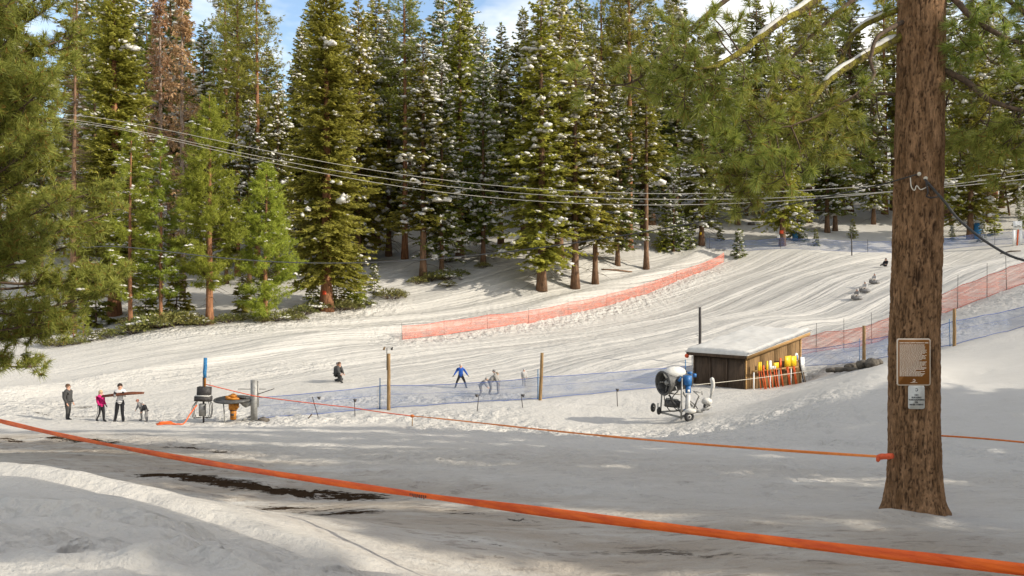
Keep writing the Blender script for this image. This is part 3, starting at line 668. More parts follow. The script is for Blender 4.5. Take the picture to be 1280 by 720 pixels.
PR['fir_far'] = fir_proto('fir_far', 25, 3.7, 0.36, 'firdark', snow=0.9, lev=0.50, nb=6, dens=8, seed=17, power=0.7, fing=True)
PR['fir_far2'] = fir_proto('fir_far2', 27, 3.3, 0.40, 'fir', snow=0.6, lev=0.50, nb=6, dens=8, seed=18, power=0.65, gap=0.1)
PR['fir_far3'] = fir_proto('fir_far3', 22, 3.6, 0.27, 'firdark', snow=1.5, lev=0.50, nb=6, dens=8, seed=19, power=0.8)
PR['pine_t'] = pine_proto('pine_t', 30, 3.6, 0.42, 'pine', ntuft=3600, seed=21, snow=0.04, dbh=0.62)
PR['pine_m'] = pine_proto('pine_m', 24, 3.0, 0.30, 'pine', ntuft=3000, seed=22, snow=0.05, dbh=0.46)
PR['yng_a'] = pine_proto('yng_a', 17, 3.1, 0.17, 'young', ntuft=5200, nn=14, L=0.30, w=0.018, seed=23, power=0.62, ascend=0.6, clump=0.26, dbh=0.5, snow=0.01, lev=0.36, nb=6)
PR['yng_b'] = pine_proto('yng_b', 17, 2.9, 0.16, 'young', ntuft=3800, nn=12, L=0.28, w=0.017, seed=24, power=0.6, ascend=0.3, clump=0.24, dbh=0.36, snow=0.05, lev=0.5, nb=4)
PR['yng_c'] = pine_proto('yng_c', 12, 2.7, 0.05, 'young', ntuft=4000, nn=14, L=0.30, w=0.018, seed=25, power=0.55, ascend=0.75, clump=0.24, dbh=0.34, snow=0.01, lev=0.32, nb=6)
PR['dead_a'] = bare_proto('dead_a', 28, 0.22, 'deadbark', 31, nl=260, Rm=2.4, leaf='dead', ntw=5)
PR['dead_b'] = bare_proto('dead_b', 27, 0.30, 'deadbark', 32, nl=200, Rm=1.8, leaf='dead', ntw=4)
PR['snag'] = bare_proto('snag', 24, 0.30, 'bark', 33, nl=230, Rm=2.0, leaf=None, ntw=6)
PR['sap'] = fir_proto('sap', 3.4, 0.95, 0.06, 'fir', snow=0.10, lev=0.20, nb=5, dens=13, seed=41, power=0.9, dbh=0.07, droop=0.1)
PR['sap_s'] = fir_proto('sap_s', 3.0, 0.85, 0.05, 'firdark', snow=0.8, lev=0.22, nb=5, dens=12, seed=42, power=0.9, dbh=0.06)
PR['sap_p'] = pine_proto('sap_p', 4.2, 1.1, 0.12, 'young', ntuft=150, nn=12, L=0.24, w=0.012, seed=43, power=0.7, ascend=0.5, clump=0.14, dbh=0.07, lev=0.4, nb=3)

def shrub_proto(name, seed, snow):
    global rng; rng = np.random.default_rng(seed); n = 420; a = rng.uniform(0, 6.28, n); r = np.sqrt(rng.random(n)) * 0.8; h = 0.55 * (1 - r ** 2 * 1.1) * rng.uniform(0.35, 1, n) + 0.05
    B = np.stack([np.cos(a) * r, np.sin(a) * r, h], -1); D = unit(np.stack([np.cos(a) * r, np.sin(a) * r, 0.6 + 0 * a], -1) + rng.normal(0, .4, (n, 3)))
    V, F = feathers(B, D, rng.uniform(.08, .2, n), rng.uniform(.02, .045, n), 0.05, True); st = MB()
    for i in range(0, n, 9): st.tube([(B[i, 0] * .15, B[i, 1] * .15, -.05), B[i] * (.6, .6, .6), B[i]], [.014, .009, .004], 3, False)
    p = {'foliage': mesh_np(name + '_foliage', V, F, M['shrub']), 'stems': st.mesh(name + '_stems', M['twig'])}
    if snow:
        i = rng.integers(0, n, 26); w = rng.uniform(.05, .16, 26); V, F = blobs(B[i] + (0, 0, .05), np.stack([w * 1.4, w, w * .45], -1)); p['snow'] = mesh_np(name + '_snow', V, F, M['snow'], smooth=True)
    return dict(H=1.0, parts=p)
PR['shrub'] = shrub_proto('shrub', 51, False); PR['shrub_s'] = shrub_proto('shrub_s', 52, True)
rng = np.random.default_rng(99)

STUFF = {'crown', 'limbs', 'snow', 'needles', 'twigs', 'foliage', 'stems'}
def plant(pr, x, y, h, label, cat='tree', name='fir_tree', group=None, rz=None, sink=0.12, wide=1.0, lean=(0, 0)):
    z = H(x, y) - sink
    t = thing(name, label, cat, (x, y, z), random.uniform(0, 6.28) if rz is None else rz, group)
    s = h / PR[pr]['H']; t.scale = (s * wide, s * wide, s); t.rotation_euler = (lean[0], lean[1], t.rotation_euler[2])
    for pn, me in PR[pr]['parts'].items():
        o = link(pn, me, t)
        if pn in STUFF: o['kind'] = 'stuff'
    return t

# (proto, u, depth, top v, label, width, name)
FRONT = [
 ('snag', 92, 67, 6, 'grey dead snag with bare broken limbs beside the long needled pine at the left edge', 1.0, 'dead_tree'),
 ('fir_big', 143, 74, -30, 'dense olive green fir between the grey snag and the brown dead pines', 0.98, 'fir_tree'),
 ('dead_b', 200, 82, -26, 'standing dead pine with pale brown needles, left of the dead reddish pair', 1.0, 'dead_tree'),
 ('dead_a', 228, 80, -34, 'standing dead pine with rusty orange brown needles, rightmost and fullest of the dead trees', 1.0, 'dead_tree'),
 ('yng_b', 163, 66.5, 150, 'young pine with thin orange trunk, leftmost of the young pines by the path', 1.0, 'pine_tree'),
 ('yng_b', 201, 67, 165, 'young pine with bare reddish trunk rising out of the green shrubs by the path', 0.95, 'pine_tree'),
 ('yng_a', 262, 68, 118, 'bright yellow green young pine with pointed top and sunlit orange trunk', 1.05, 'pine_tree'),
 ('yng_c', 332, 70, 205, 'bushy yellow green young pine whose foliage reaches almost to the snow', 1.05, 'pine_tree'),
 ('pine_t', 297, 96, -75, 'very tall pine with long bare trunk behind the yellow green young pine', 0.75, 'pine_tree'),
 ('pine_m', 322, 95, -50, 'tall pine with red trunk and crown against the blue sky gap', 0.95, 'pine_tree'),
 ('fir_b', 283, 90, 150, 'fir filling the space behind the bright yellow green young pine', 1.12, 'fir_tree'),
 ('fir_far3', 312, 90, 120, 'dark fir between the bright young pine and the bushy one', 1.0, 'fir_tree'),
 ('fir_far3', 118, 86, 60, 'dark fir behind the grey snag', 1.0, 'fir_tree'),
 ('fir_b', 178, 92, 120, 'dark fir behind the two thin trunked young pines', 1.12, 'fir_tree'),
 ('fir_a', 470, 112, -10, 'background fir whose top closes the gap right of the massive olive fir', 1.12, 'fir_tree'),
 ('fir_s', 772, 100, 100, 'snow dusted fir hiding the foot of the thick red trunked pine', 1.12, 'fir_tree'),
 ('fir_b', 700, 98, -10, 'fir behind the first and second of the three by the hill path', 1.23, 'fir_tree'),
 ('fir_s', 815, 122, -10, 'tall snowy fir behind the heavily snowed one', 1.23, 'fir_tree'),
 ('fir_n', 255, 98, 28, 'narrow dark fir pointing up right behind the rusty dead pine', 1.12, 'fir_tree'),
 ('fir_n', 347, 88, 90, 'slender fir with brown leader standing left of the massive olive fir', 1.01, 'fir_tree'),
 ('fir_big', 408, 76, -30, 'massive olive fir with red marker on its thick trunk', 1.02, 'fir_tree'),
 ('fir_b', 377, 98, 32, 'fir top showing in the sky gap behind the massive olive fir', 1.12, 'fir_tree'),
 ('fir_a', 448, 97, -4, 'tall dark fir close behind the right side of the massive olive fir', 0.95, 'fir_tree'),
 ('fir_s', 486, 104, 2, 'snow flecked fir with bare lower trunk above the small snowy sapling', 1.01, 'fir_tree'),
 ('pine_t', 506, 100, -40, 'tall conifer with thick dark bare trunk in the clearing right of the massive olive fir', 1.0, 'pine_tree'),
 ('fir_n', 529, 89, 38, 'fir with brown dying tip beside the snowy fir that skirts the ground', 1.29, 'fir_tree'),
 ('fir_s', 552, 90, 60, 'snowy fir with boughs down to the ground in front of the taller firs', 0.95, 'fir_tree'),
 ('fir_a', 575, 98, -30, 'very tall fir with ragged flagged top beside the central sky gap', 0.95, 'fir_tree'),
 ('fir_s', 604, 94, 30, 'snow laden fir standing at the left edge of the central sky gap', 0.90, 'fir_tree'),
 ('fir_n', 626, 106, 30, 'slim dark fir in the middle of the central sky gap', 1.12, 'fir_tree'),
 ('fir_b', 654, 100, 10, 'fir with pointed crown at the right edge of the central sky gap', 1.12, 'fir_tree'),
 ('fir_a', 677, 88, -20, 'tall full fir with snowy skirt, leftmost of three by the hill path', 1.06, 'fir_tree'),
 ('fir_n', 719, 90, 20, 'fir in the middle of the three standing by the hill path', 1.29, 'fir_tree'),
 ('fir_b', 744, 92, 60, 'green fir with orange tag near its foot, rightmost of three by the hill path', 1.12, 'fir_tree'),
 ('pine_m', 752, 108, -60, 'thin red trunked pine behind the three firs by the hill path', 0.8, 'pine_tree'),
 ('pine_m', 787, 108, -90, 'tall thick red trunked pine between the three firs and the snowy firs', 1.0, 'pine_tree'),
 ('fir_s', 803, 114, 60, 'heavily snowed fir just right of the thick red trunked pine', 1.12, 'fir_tree'),
 ('fir_y', 842, 108, 205, 'small fir bowed under snow left of the tree with a yellow blaze', 1.0, 'fir_tree'),
 ('fir_s', 877, 110, 30, 'fir with thick trunk and yellow blaze at the left end of the upper blue net', 1.06, 'fir_tree'),
 ('pine_m', 835, 126, 0, 'open crowned pine against the pale sky left of the overhanging limbs', 1.0, 'pine_tree'),
 ('fir_a', 945, 132, -10, 'green fir rising behind the hanging needle cluster left of the great pine', 1.12, 'fir_tree'),
 ('pine_m', 1012, 128, -30, 'open crowned pine behind the snow topped mossy limbs', 1.25, 'pine_tree'),
 ('fir_b', 1062, 133, -30, 'tall fir just left of the great pine trunk, behind the limbs', 1.23, 'fir_tree'),
 ('pine_m', 1106, 131, -20, 'pine touching the left edge of the great pine trunk', 1.2, 'pine_tree'),
 ('fir_s', 1182, 128, -30, 'snowy fir touching the right edge of the great pine trunk', 1.12, 'fir_tree'),
 ('pine_m', 1243, 140, -20, 'pine with yellowish crown behind the right hand limbs of the great pine', 1.3, 'pine_tree'),
 ('fir_s', 922, 122, 40, 'snowy fir behind the needle clusters of the overhanging limbs', 1.12, 'fir_tree'),
 ('fir_a', 978, 109, 10, 'fir with orange square marker on its bare trunk at the upper blue net', 0.90, 'fir_tree'),
 ('fir_y', 997, 112, 200, 'small snow burdened fir with a blue pad round its foot', 0.85, 'fir_tree'),
 ('fir_s', 1034, 118, 40, 'thick trunked snowy fir of the pair behind the dark stake', 1.06, 'fir_tree'),
 ('fir_n', 1044, 119, 70, 'thin trunked fir of the pair behind the dark stake', 1.12, 'fir_tree'),
 ('fir_s', 1092, 124, 60, 'snowy fir half hidden by the left edge of the great pine trunk', 1.01, 'fir_tree'),
 ('fir_a', 1213, 113, -10, 'tall fir standing in the upper blue net just right of the great pine trunk', 0.90, 'fir_tree'),
 ('fir_n', 1236, 122, 20, 'fir with straight bare trunk, second to the right of the great pine trunk', 1.12, 'fir_tree'),
 ('fir_s', 1252, 132, 20, 'thick trunked fir farther up the slope near the right edge', 1.12, 'fir_tree'),
 ('fir_a', 1290, 124, -20, 'fir at the right edge of the view above the white board', 1.12, 'fir_tree'),
 ('fir_y', 1275, 116, 230, 'young fir at the right edge behind the white board', 0.8, 'fir_tree'),
]
TREES = {}
for pr, u, d, vt, lab, wd, nm in FRONT:
    p = at(u, 0, d); zt = CZ - (vt - 360) / FPX * d; h = zt - H(p[0], p[1]) + 0.15
    TREES[u] = plant(pr, p[0], p[1], h, lab, 'tree', nm, wide=wd)
# leaning dead pole
p = at(1262, 0, 126); plant('snag', p[0], p[1], 17, 'thin leaning bare trunk near the right edge', 'tree', 'dead_tree', lean=(0.0, 0.16), wide=0.8)

# the forest mass behind
taken = [tuple(at(u, 0, d)[:2]) for _, u, d, *_ in FRONT]
kinds = ['fir_far', 'fir_far2', 'fir_far3', 'fir_far', 'fir_far3', 'pine_m', 'fir_far2']
ZONES = [(-20, 'beyond the left edge behind the long needled pine'), (120, 'behind the grey snag at the left'), (245, 'behind the dead brown pines'), (345, 'behind the yellow green young pines'), (460, 'behind the massive olive fir'),
         (560, 'behind the clearing right of the massive olive fir'), (668, 'behind the central sky gap'), (770, 'behind the three firs by the hill path'), (900, 'behind the thick red trunked pine'), (1110, 'on the slope above the upper blue net'), (1290, 'right of the great pine trunk'), (9999, 'beyond the right edge on the upper hillside')]
cnt = 0; tries = 0
while cnt < 215 and tries < 30000:
    tries += 1
    d = random.uniform(97, 172); u = random.uniform(-200, 1335); x, y = at(u, 0, d)[:2]
    if -260 < u < 480 and d < 96: continue
    if 820 < u < 1300 and d < 122: continue
    if d > 150 and random.random() < 0.35: continue
    if 590 < u < 668 and d < 150: h = random.uniform(17, 21)
    elif 340 < u < 372 or 30 < u < 90: h = random.uniform(13, 19)
    elif d < 138: h = min(36, max(19, CZ + (360 - random.uniform(-60, 115)) / FPX * d - H(x, y)))
    else: h = random.uniform(20, 29)
    if (470 < u < 560 or 585 < u < 650) and d < 128: continue
    if 900 < u < 950: h *= 0.9
    if min(math.hypot(x - a, y - b) for a, b in taken) < 2.9: continue
    # keep the sky gaps: no tip above the picture's skyline there
    vt = 360 - (H(x, y) + h - CZ) / d * FPX
    if (590 < u < 664 and vt < 40) or (345 < u < 372 and vt < 45) or (30 < u < 82 and vt < 50) or (908 < u < 946 and vt < 30): continue
    k = random.choice(kinds); zn = next(q for m_, q in ZONES if u < m_); sp_ = 'pine' if k == 'pine_m' else 'fir'
    lab, grp = f'one of the massed background {sp_}s {zn}', f'background {sp_}s {zn}'
    plant(k, x, y, h, lab, 'tree', 'pine_tree' if k == 'pine_m' else 'fir_tree', grp, wide=random.uniform(0.85, 1.15)); taken.append((x, y)); cnt += 1
# trees standing beyond the right edge, whose shade falls across the near snow and the slope
for (x, y, h, k) in [(24, 14, 24, 'fir_a'), (30, 20, 26, 'fir_s'), (34, 23, 22, 'fir_n'), (28, 8, 26, 'fir_big'), (27, 3.5, 18, 'fir_b'), (20, 5, 17, 'fir_big'), (21, 9, 18, 'fir_a'), (38, 14, 26, 'fir_a'), (41, 20, 24, 'fir_s'), (36, 4, 25, 'fir_n'), (46, 9, 26, 'fir_b'), (47, 15, 25, 'fir_a'), (32, -4, 25, 'fir_s'), (40, -6, 26, 'fir_a'), (50, 0, 27, 'fir_big'), (24, -8, 22, 'fir_n'), (56, 12, 26, 'fir_s'), (30, -14, 25, 'fir_s'), (42, -16, 26, 'fir_b')]:
    plant(k, x, y, h, 'fir standing just beyond the right edge of the view', 'tree', 'fir_tree', 'firs beyond the right edge')

# saplings and brush along the path below the trees
SAP = [('sap_p', 92, 63, 4.3, 'thin bright pine sapling in front of the long needled pine at the left edge'), ('sap_p', 104, 64, 3.3, 'shorter pine sapling just right of the thin bright one at the left'),
       ('sap', 443, 79, 4.9, 'green fir sapling right of the massive olive fir'), ('sap_s', 468, 84, 2.7, 'small sapling with a cap of snow in the clearing'),
       ('sap', 421, 80, 3.3, 'fir sapling close behind the trunk of the massive olive fir'), ('sap', 120, 70, 6.5, 'fir sapling in the shade right of the grey snag'),
       ('sap', 182, 70, 4.4, 'dark fir sapling between the two thin trunked young pines'), ('sap', 221, 71, 5.0, 'fir sapling left of the sunlit orange trunk'),
       ('sap', 303, 73, 3.4, 'sapling between the bright young pine and the bushy one'), ('sap_s', 924, 106, 3.3, 'small fir seen through the upper blue net'),
       ('sap_s', 900, 112, 2.2, 'tiny snowy sapling behind the left part of the upper blue net'), ('sap_s', 862, 109, 4.0, 'snowy sapling left of the tree with a yellow blaze'),
       ('sap', 829, 108, 4.2, 'sapling under the small bowed fir'), ('sap', 1020, 109, 2.0, 'low sapling behind the middle of the upper blue net'),
       ('sap', 1066, 115, 2.4, 'dark little sapling behind the dark stake'), ('sap_s', 1190, 113, 1.9, 'sapling half behind the great pine trunk'),
       ('sap', 1243, 114, 3.4, 'bushy sapling behind the upper blue net near the white board'), ('sap_s', 1228, 110, 2.4, 'snowy sapling leaning on the upper blue net'),
       ('sap', 392, 79, 3.0, 'sapling left of the massive olive fir')]
for k, u, d, h, lab in SAP:
    p = at(u, 0, d); plant(k, p[0], p[1], h, lab, 'sapling', 'pine_sapling' if k == 'sap_p' else 'fir_sapling', sink=0.04)
SHR = [(60, 62.5, .9), (75, 62, 1.1), (96, 62.3, .9), (118, 63.5, .8), (140, 64.5, 1.0), (168, 65.2, 1.5), (186, 66, 1.9), (206, 66.2, 1.9), (224, 67, 1.7), (240, 67.4, 1.5), (252, 67.3, 1.1), (176, 68, 1.8), (212, 69, 1.9),
       (284, 68.6, 1.2), (302, 69.6, 1.0), (345, 70.2, 1.3), (362, 72, 1.2), (378, 73.5, 1.4), (395, 75.6, 1.4), (424, 76.5, 1.7), (440, 77.5, 1.3), (455, 79, 1.2), (488, 82.5, 1.7), (480, 82, 1.2), (500, 84, 1.0),
       (522, 88, 1.2), (538, 89, 1.5), (556, 89, 1.8), (575, 90.5, 1.1), (604, 93, 1.0), (560, 87.5, 1.0), (372, 71, .9), (330, 69.4, .8), (130, 66, .8), (110, 66, .8), (450, 86, 1.0), (560, 96, 1.0)]
for i, (u, d, s) in enumerate(SHR):
    p = at(u, 0, d); lab = 'low green brush at the foot of the trees along the path'; grp = 'low brush along the tree line'
    if 480 <= u <= 488: lab, grp = 'low evergreen bush standing alone in the clearing right of the massive olive fir', None
    if u == 480: continue
    plant('shrub_s' if i % 3 == 0 else 'shrub', p[0], p[1], s, lab, 'shrub', 'shrub', grp, sink=0.05, wide=1.15)

# ------------------------------------------------------------------ the great pine on the right
rng = np.random.default_rng(5)
TX, TY = 5.90, 13.0
TZ = H(TX, TY)
def tcx(z):   # the trunk leans a little
    return TX + 0.014 * (z - TZ) - 0.035 * np.exp(-((z - TZ - 2.4) / 1.5) ** 2)
def trad(z):
    h = z - TZ
    return 0.362 - 0.0052 * np.clip(h, 0, 99) + 0.06 * np.exp(-np.clip(h, -1, 99) / 0.28)
def bark_trunk():
    zr = np.concatenate([np.arange(TZ - 0.35, TZ + 8.4, 0.0165), np.linspace(TZ + 8.45, TZ + 27, 90)]); na = 150
    a = np.linspace(0, 2 * math.pi, na, endpoint=False) + math.pi / 2
    A, Z = np.meshgrid(np.arange(na) / na, zr); ang = A * 2 * math.pi + math.pi / 2
    s = A * 2.25
    wx = s / 0.027 + 1.1 * fbm(s / 0.12, Z / 0.35, 2, 5); wz = Z / 0.30 + 0.9 * fbm(s / 0.07, Z / 0.3, 2, 8)
    n1 = fbm(wx, wz, 3, 101); n2 = fbm(s / 0.028 + n1, Z / 0.085, 3, 131)
    fur = np.exp(-(np.abs(n1) / 0.062) ** 2)
    disp = -0.022 * fur + 0.013 * n2 + 0.012 * n1
    flare = 0.06 * np.exp(-np.clip(Z - TZ, 0, 9) / 0.3) * (np.sin(ang * 5 + 1.0) * 0.5 + 0.6 * np.sin(ang * 3)) + 0.11 * np.exp(-np.clip(Z - TZ, 0, 9) / 0.30) * np.clip(np.cos(ang + 0.35), 0, 1) ** 1.5
    rr = trad(Z) * np.minimum(1, np.clip((TZ + 27.2 - Z) / 18, 0.05, 1) + 0.0) + disp + flare
    knots = [(-1.75, TZ + 4.75, .05), (-1.52, TZ + 4.72, .05), (-1.45, TZ + 4.35, .045), (-1.9, TZ + 3.45, .08), (-1.25, TZ + 4.2, .04), (-1.0, TZ + 3.6, .035), (-1.4, TZ + 6.1, .035), (-0.9, TZ + 6.1, .035), (-1.95, TZ + 6.05, .03), (-1.7, TZ + 3.95, .035)]
    dk = np.zeros_like(rr)
    for ka, kz, kr in knots:
        q = ((np.mod(ang - ka + math.pi, 2 * math.pi) - math.pi) * 0.36) ** 2 + ((Z - kz) * 0.75) ** 2
        g = np.exp(-q / kr ** 2); rr = rr - 0.02 * g + 0.012 * np.exp(-(np.sqrt(q) - 1.6 * kr) ** 2 / (0.5 * kr) ** 2); dk = np.maximum(dk, g)
    V = np.stack([tcx(Z) + rr * np.cos(ang), TY + rr * np.sin(ang), Z], -1).reshape(-1, 3); nr = len(zr)
    I = np.arange(nr * na).reshape(nr, na); J = np.roll(I, -1, 1)
    F = np.stack([I[:-1], J[:-1], J[1:], I[1:]], -1).reshape(-1, 4)
    me = mesh_np('great_trunk', V - np.array((TX, TY, TZ)), F, M['bark'], smooth=True)
    k = me.attributes.new('furrow', 'FLOAT', 'POINT'); k.data.foreach_set('value', np.clip(fur * .95 + dk * 0.8, 0, 1).ravel().astype(np.float32))
    m = bpy.data.materials.new('great_pine_bark'); m.use_nodes = True; t = m.node_tree; N = t.nodes; L = t.links; b = N['Principled BSDF']
    b.inputs['Roughness'].default_value = 0.9; b.inputs['Specular IOR Level'].default_value = 0.15
    at1 = N.new('ShaderNodeAttribute'); at1.attribute_name = 'furrow'; tcn = N.new('ShaderNodeTexCoord')
    def nz_(sc, st, c1, c2, lo=.35, hi=.65):
        mp_ = N.new('ShaderNodeMapping'); mp_.inputs['Scale'].default_value = st; n = N.new('ShaderNodeTexNoise'); n.inputs['Scale'].default_value = sc; n.inputs['Detail'].default_value = 6; n.inputs['Roughness'].default_value = .65
        r = N.new('ShaderNodeValToRGB'); r.color_ramp.elements[0].position = lo; r.color_ramp.elements[1].position = hi; r.color_ramp.elements[0].color = (*c1, 1); r.color_ramp.elements[1].color = (*c2, 1)
        L.new(tcn.outputs['Object'], mp_.inputs[0]); L.new(mp_.outputs[0], n.inputs['Vector']); L.new(n.outputs['Fac'], r.inputs[0]); return r.outputs[0], n.outputs['Fac']
    plate, _ = nz_(9, (1, 1, .22), (0.150, 0.082, 0.038), (0.350, 0.205, 0.108)); fine, ff = nz_(45, (1, 1, .3), (0.55, 0.55, 0.55), (1.15, 1.1, 1.05))
    mul = N.new('ShaderNodeMix'); mul.data_type = 'RGBA'; mul.blend_type = 'MULTIPLY'; mul.inputs['Factor'].default_value = 1; L.new(plate, mul.inputs['A']); L.new(fine, mul.inputs['B'])
    mx_ = N.new('ShaderNodeMix'); mx_.data_type = 'RGBA'; L.new(at1.outputs['Fac'], mx_.inputs['Factor']); L.new(mul.outputs['Result'], mx_.inputs['A']); mx_.inputs['B'].default_value = (0.050, 0.027, 0.014, 1)
    L.new(mx_.outputs['Result'], b.inputs['Base Color'])
    bp = N.new('ShaderNodeBump'); bp.inputs['Strength'].default_value = 1.0; bp.inputs['Distance'].default_value = .022; L.new(ff, bp.inputs['Height']); L.new(bp.outputs[0], b.inputs['Normal'])
    me.materials[0] = m; return me
great = thing('pine_tree', 'great pine with thick furrowed trunk carrying the brown and white notices', 'tree', (TX, TY, TZ))
link('trunk', bark_trunk(), great)
# wind packed snow heaped against its foot
LIMBS = {
 'a': ([(1126, 46, 13.0), (1085, 68, 12.7), (1045, 93, 12.5), (1024, 114, 12.4), (1004, 143, 12.3), (985, 150, 12.2)], [.062, .058, .052, .046, .022, .010], True, .58),
 'b': ([(1126, 10, 13.1), (1075, 35, 13.2), (1058, 60, 13.1), (1050, 78, 13.0), (1030, 108, 12.9), (1020, 126, 12.8)], [.046, .042, .040, .036, .028, .016], True, .35),
 'c': ([(1130, -78, 13.0), (1080, -46, 12.5), (1020, 0, 12.1), (970, 31, 11.8), (917, 71, 11.6), (880, 86, 11.5), (846, 80, 11.4)], [.075, .068, .058, .05, .04, .018, .008], True, .62),
 'd': ([(1130, -120, 13.1), (1000, -62, 12.6), (930, -16, 12.3), (880, 22, 12.1), (830, 66, 12.0), (790, 103, 11.9), (742, 106, 11.8)], [.06, .05, .04, .032, .024, .014, .006], False, 0),
 'e': ([(1128, 28, 12.9), (1098, 45, 12.6), (1088, 75, 12.5), (1092, 95, 12.4), (1070, 118, 12.2), (1010, 150, 12.0), (950, 168, 11.9), (905, 190, 11.8)], [.036, .03, .026, .024, .02, .014, .01, .005], False, 0),
 'f': ([(1120, -40, 13.0), (1060, 5, 12.8), (1005, 55, 12.7), (965, 110, 12.7), (940, 175, 12.6), (928, 235, 12.6)], [.04, .034, .026, .02, .013, .006], False, 0),
 'g': ([(1166, 82, 13.0), (1205, 100, 12.6), (1240, 126, 12.3), (1300, 140, 12.0), (1380, 120, 11.8)], [.05, .044, .036, .026, .012], False, 0),
 'h': ([(1168, 88, 13.2), (1192, 101, 13.3), (1184, 122, 13.4), (1181, 150, 13.4), (1197, 172, 13.4)], [.026, .022, .018, .012, .006], False, 0),
 'i': ([(1170, -30, 13.0), (1215, 22, 12.6), (1270, 52, 12.3), (1350, 70, 12.0)], [.05, .04, .03, .014], False, 0),
 'j': ([(1168, -60, 13.2), (1235, -20, 13.6), (1300, 30, 13.9), (1370, 60, 14.2)], [.05, .04, .03, .014], False, 0),
 'k': ([(1122, 118, 13.1), (1090, 118, 13.3), (1058, 128, 13.4), (1020, 168, 13.5), (1000, 205, 13.6)], [.026, .022, .018, .01, .005], False, 0),
}
CL = {  # needle clusters: centre u, v, depth, how many brushes
 'a': [(1003, 128, 12.3, 9), (1015, 150, 12.3, 12), (990, 165, 12.2, 12), (1035, 165, 12.4, 12), (975, 142, 12.1, 10), (1050, 140, 12.5, 8), (1005, 185, 12.3, 10), (960, 150, 12.1, 9), (1060, 160, 12.6, 9), (1028, 190, 12.4, 8), (940, 130, 12.0, 8), (985, 110, 12.2, 7)],
 'b': [(1000, 95, 12.9, 7), (980, 88, 12.9, 7), (1065, 22, 13.2, 5), (1040, 60, 13.0, 5), (1075, 95, 12.9, 5)],
 'c': [(868, 62, 11.5, 12), (850, 80, 11.4, 10), (875, 100, 11.5, 10), (838, 95, 11.4, 9), (897, 40, 11.6, 9), (860, 35, 11.5, 9), (905, 110, 11.6, 9), (930, 95, 11.7, 8), (880, 130, 11.6, 10), (855, 122, 11.5, 8), (960, 70, 11.8, 6), (940, 20, 11.9, 6), (885, 15, 11.8, 7)],
 'd': [(733, 80, 11.8, 4), (738, 103, 11.8, 4), (783, 84, 11.9, 6), (802, 94, 11.9, 7), (815, 114, 11.9, 6), (828, 86, 11.9, 6), (845, 50, 12, 5)],
 'e': [(905, 165, 11.8, 11), (930, 150, 11.9, 11), (890, 150, 11.7, 10), (925, 185, 11.8, 10), (960, 195, 12.0, 9), (890, 180, 11.8, 9), (1080, 125, 12.2, 5), (1000, 205, 12.1, 7), (980, 220, 12, 6), (955, 175, 11.9, 8)],
 'f': [(925, 215, 12.6, 9), (932, 240, 12.6, 10), (910, 232, 12.6, 8), (950, 228, 12.6, 8), (900, 208, 12.5, 7), (940, 255, 12.6, 6), (985, 60, 12.7, 6), (1010, 25, 12.7, 6), (1030, 10, 12.8, 5), (968, 205, 12.6, 6)],
 'g': [(1225, 150, 12.4, 8), (1250, 165, 12.3, 9), (1270, 150, 12.2, 9), (1215, 180, 12.5, 8), (1240, 190, 12.4, 8), (1265, 185, 12.3, 8), (1285, 170, 12.1, 8), (1225, 105, 12.4, 5), (1265, 115, 12.2, 6), (1255, 215, 12.4, 5)],
 'h': [(1195, 185, 13.4, 8), (1210, 170, 13.4, 7), (1188, 165, 13.4, 6), (1200, 205, 13.4, 6), (1185, 130, 13.4, 4)],
 'i': [(1200, 35, 12.7, 7), (1230, 30, 12.5, 8), (1255, 55, 12.4, 8), (1275, 40, 12.3, 8), (1240, 78, 12.4, 7), (1215, 62, 12.6, 7), (1280, 80, 12.2, 7), (1195, 70, 12.7, 5)],
 'j': [(1215, 0, 13.5, 7), (1245, 8, 13.6, 8), (1270, 10, 13.8, 8), (1190, 5, 13.4, 6), (1285, -5, 13.9, 7)],
 'k': [(1000, 215, 13.6, 6), (1020, 195, 13.5, 6), (1040, 205, 13.5, 5), (1098, 172, 13.5, 5), (1106, 165, 13.5, 4), (1075, 190, 13.5, 5), (985, 200, 13.5, 5)],
}
def smooth_line(P, k=6):
    P = np.asarray(P, float); t = np.arange(len(P)); tt = np.linspace(0, len(P) - 1, (len(P) - 1) * k + 1); out = np.empty((len(tt), 3)); i = np.clip(tt.astype(int), 0, len(P) - 2); f = (tt - i)[:, None]
    g = np.gradient(P, axis=0); p0, p1, m0, m1 = P[i], P[i + 1], g[i], g[i + 1]
    return (2 * f**3 - 3 * f**2 + 1) * p0 + (f**3 - 2 * f**2 + f) * m0 + (-2 * f**3 + 3 * f**2) * p1 + (f**3 - f**2) * m1
O3 = np.array((TX, TY, TZ))
def brush_cluster(mbt, c, n, root, Cn, Dn, spread=0.18, big=1.0):
    n = max(3, int(n * .8))
    """a few twigs from the limb end in upturned brushes"""
    mid = (root + c) / 2 + np.array((0, 0, -0.10 * np.linalg.norm(c - root))) + rng.normal(0, .05, 3)
    mbt.tube(smooth_line([root, mid, c], 4), np.linspace(.013, .007, 9), 4, False)
    for k in range(n):
        e = c + rng.normal(0, 1, 3) * np.array((spread, spread, spread * .7)); d = unit((e - c) * 1.6 + np.array((0, 0, .10)) + rng.normal(0, .07, 3) + 0.25 * unit(c - root))
        mbt.tube(smooth_line([c, (c + e) / 2 + np.array((0, 0, -.05)), e], 3), np.linspace(.008, .004, 7), 3, False); Cn.append(e); Dn.append(d)
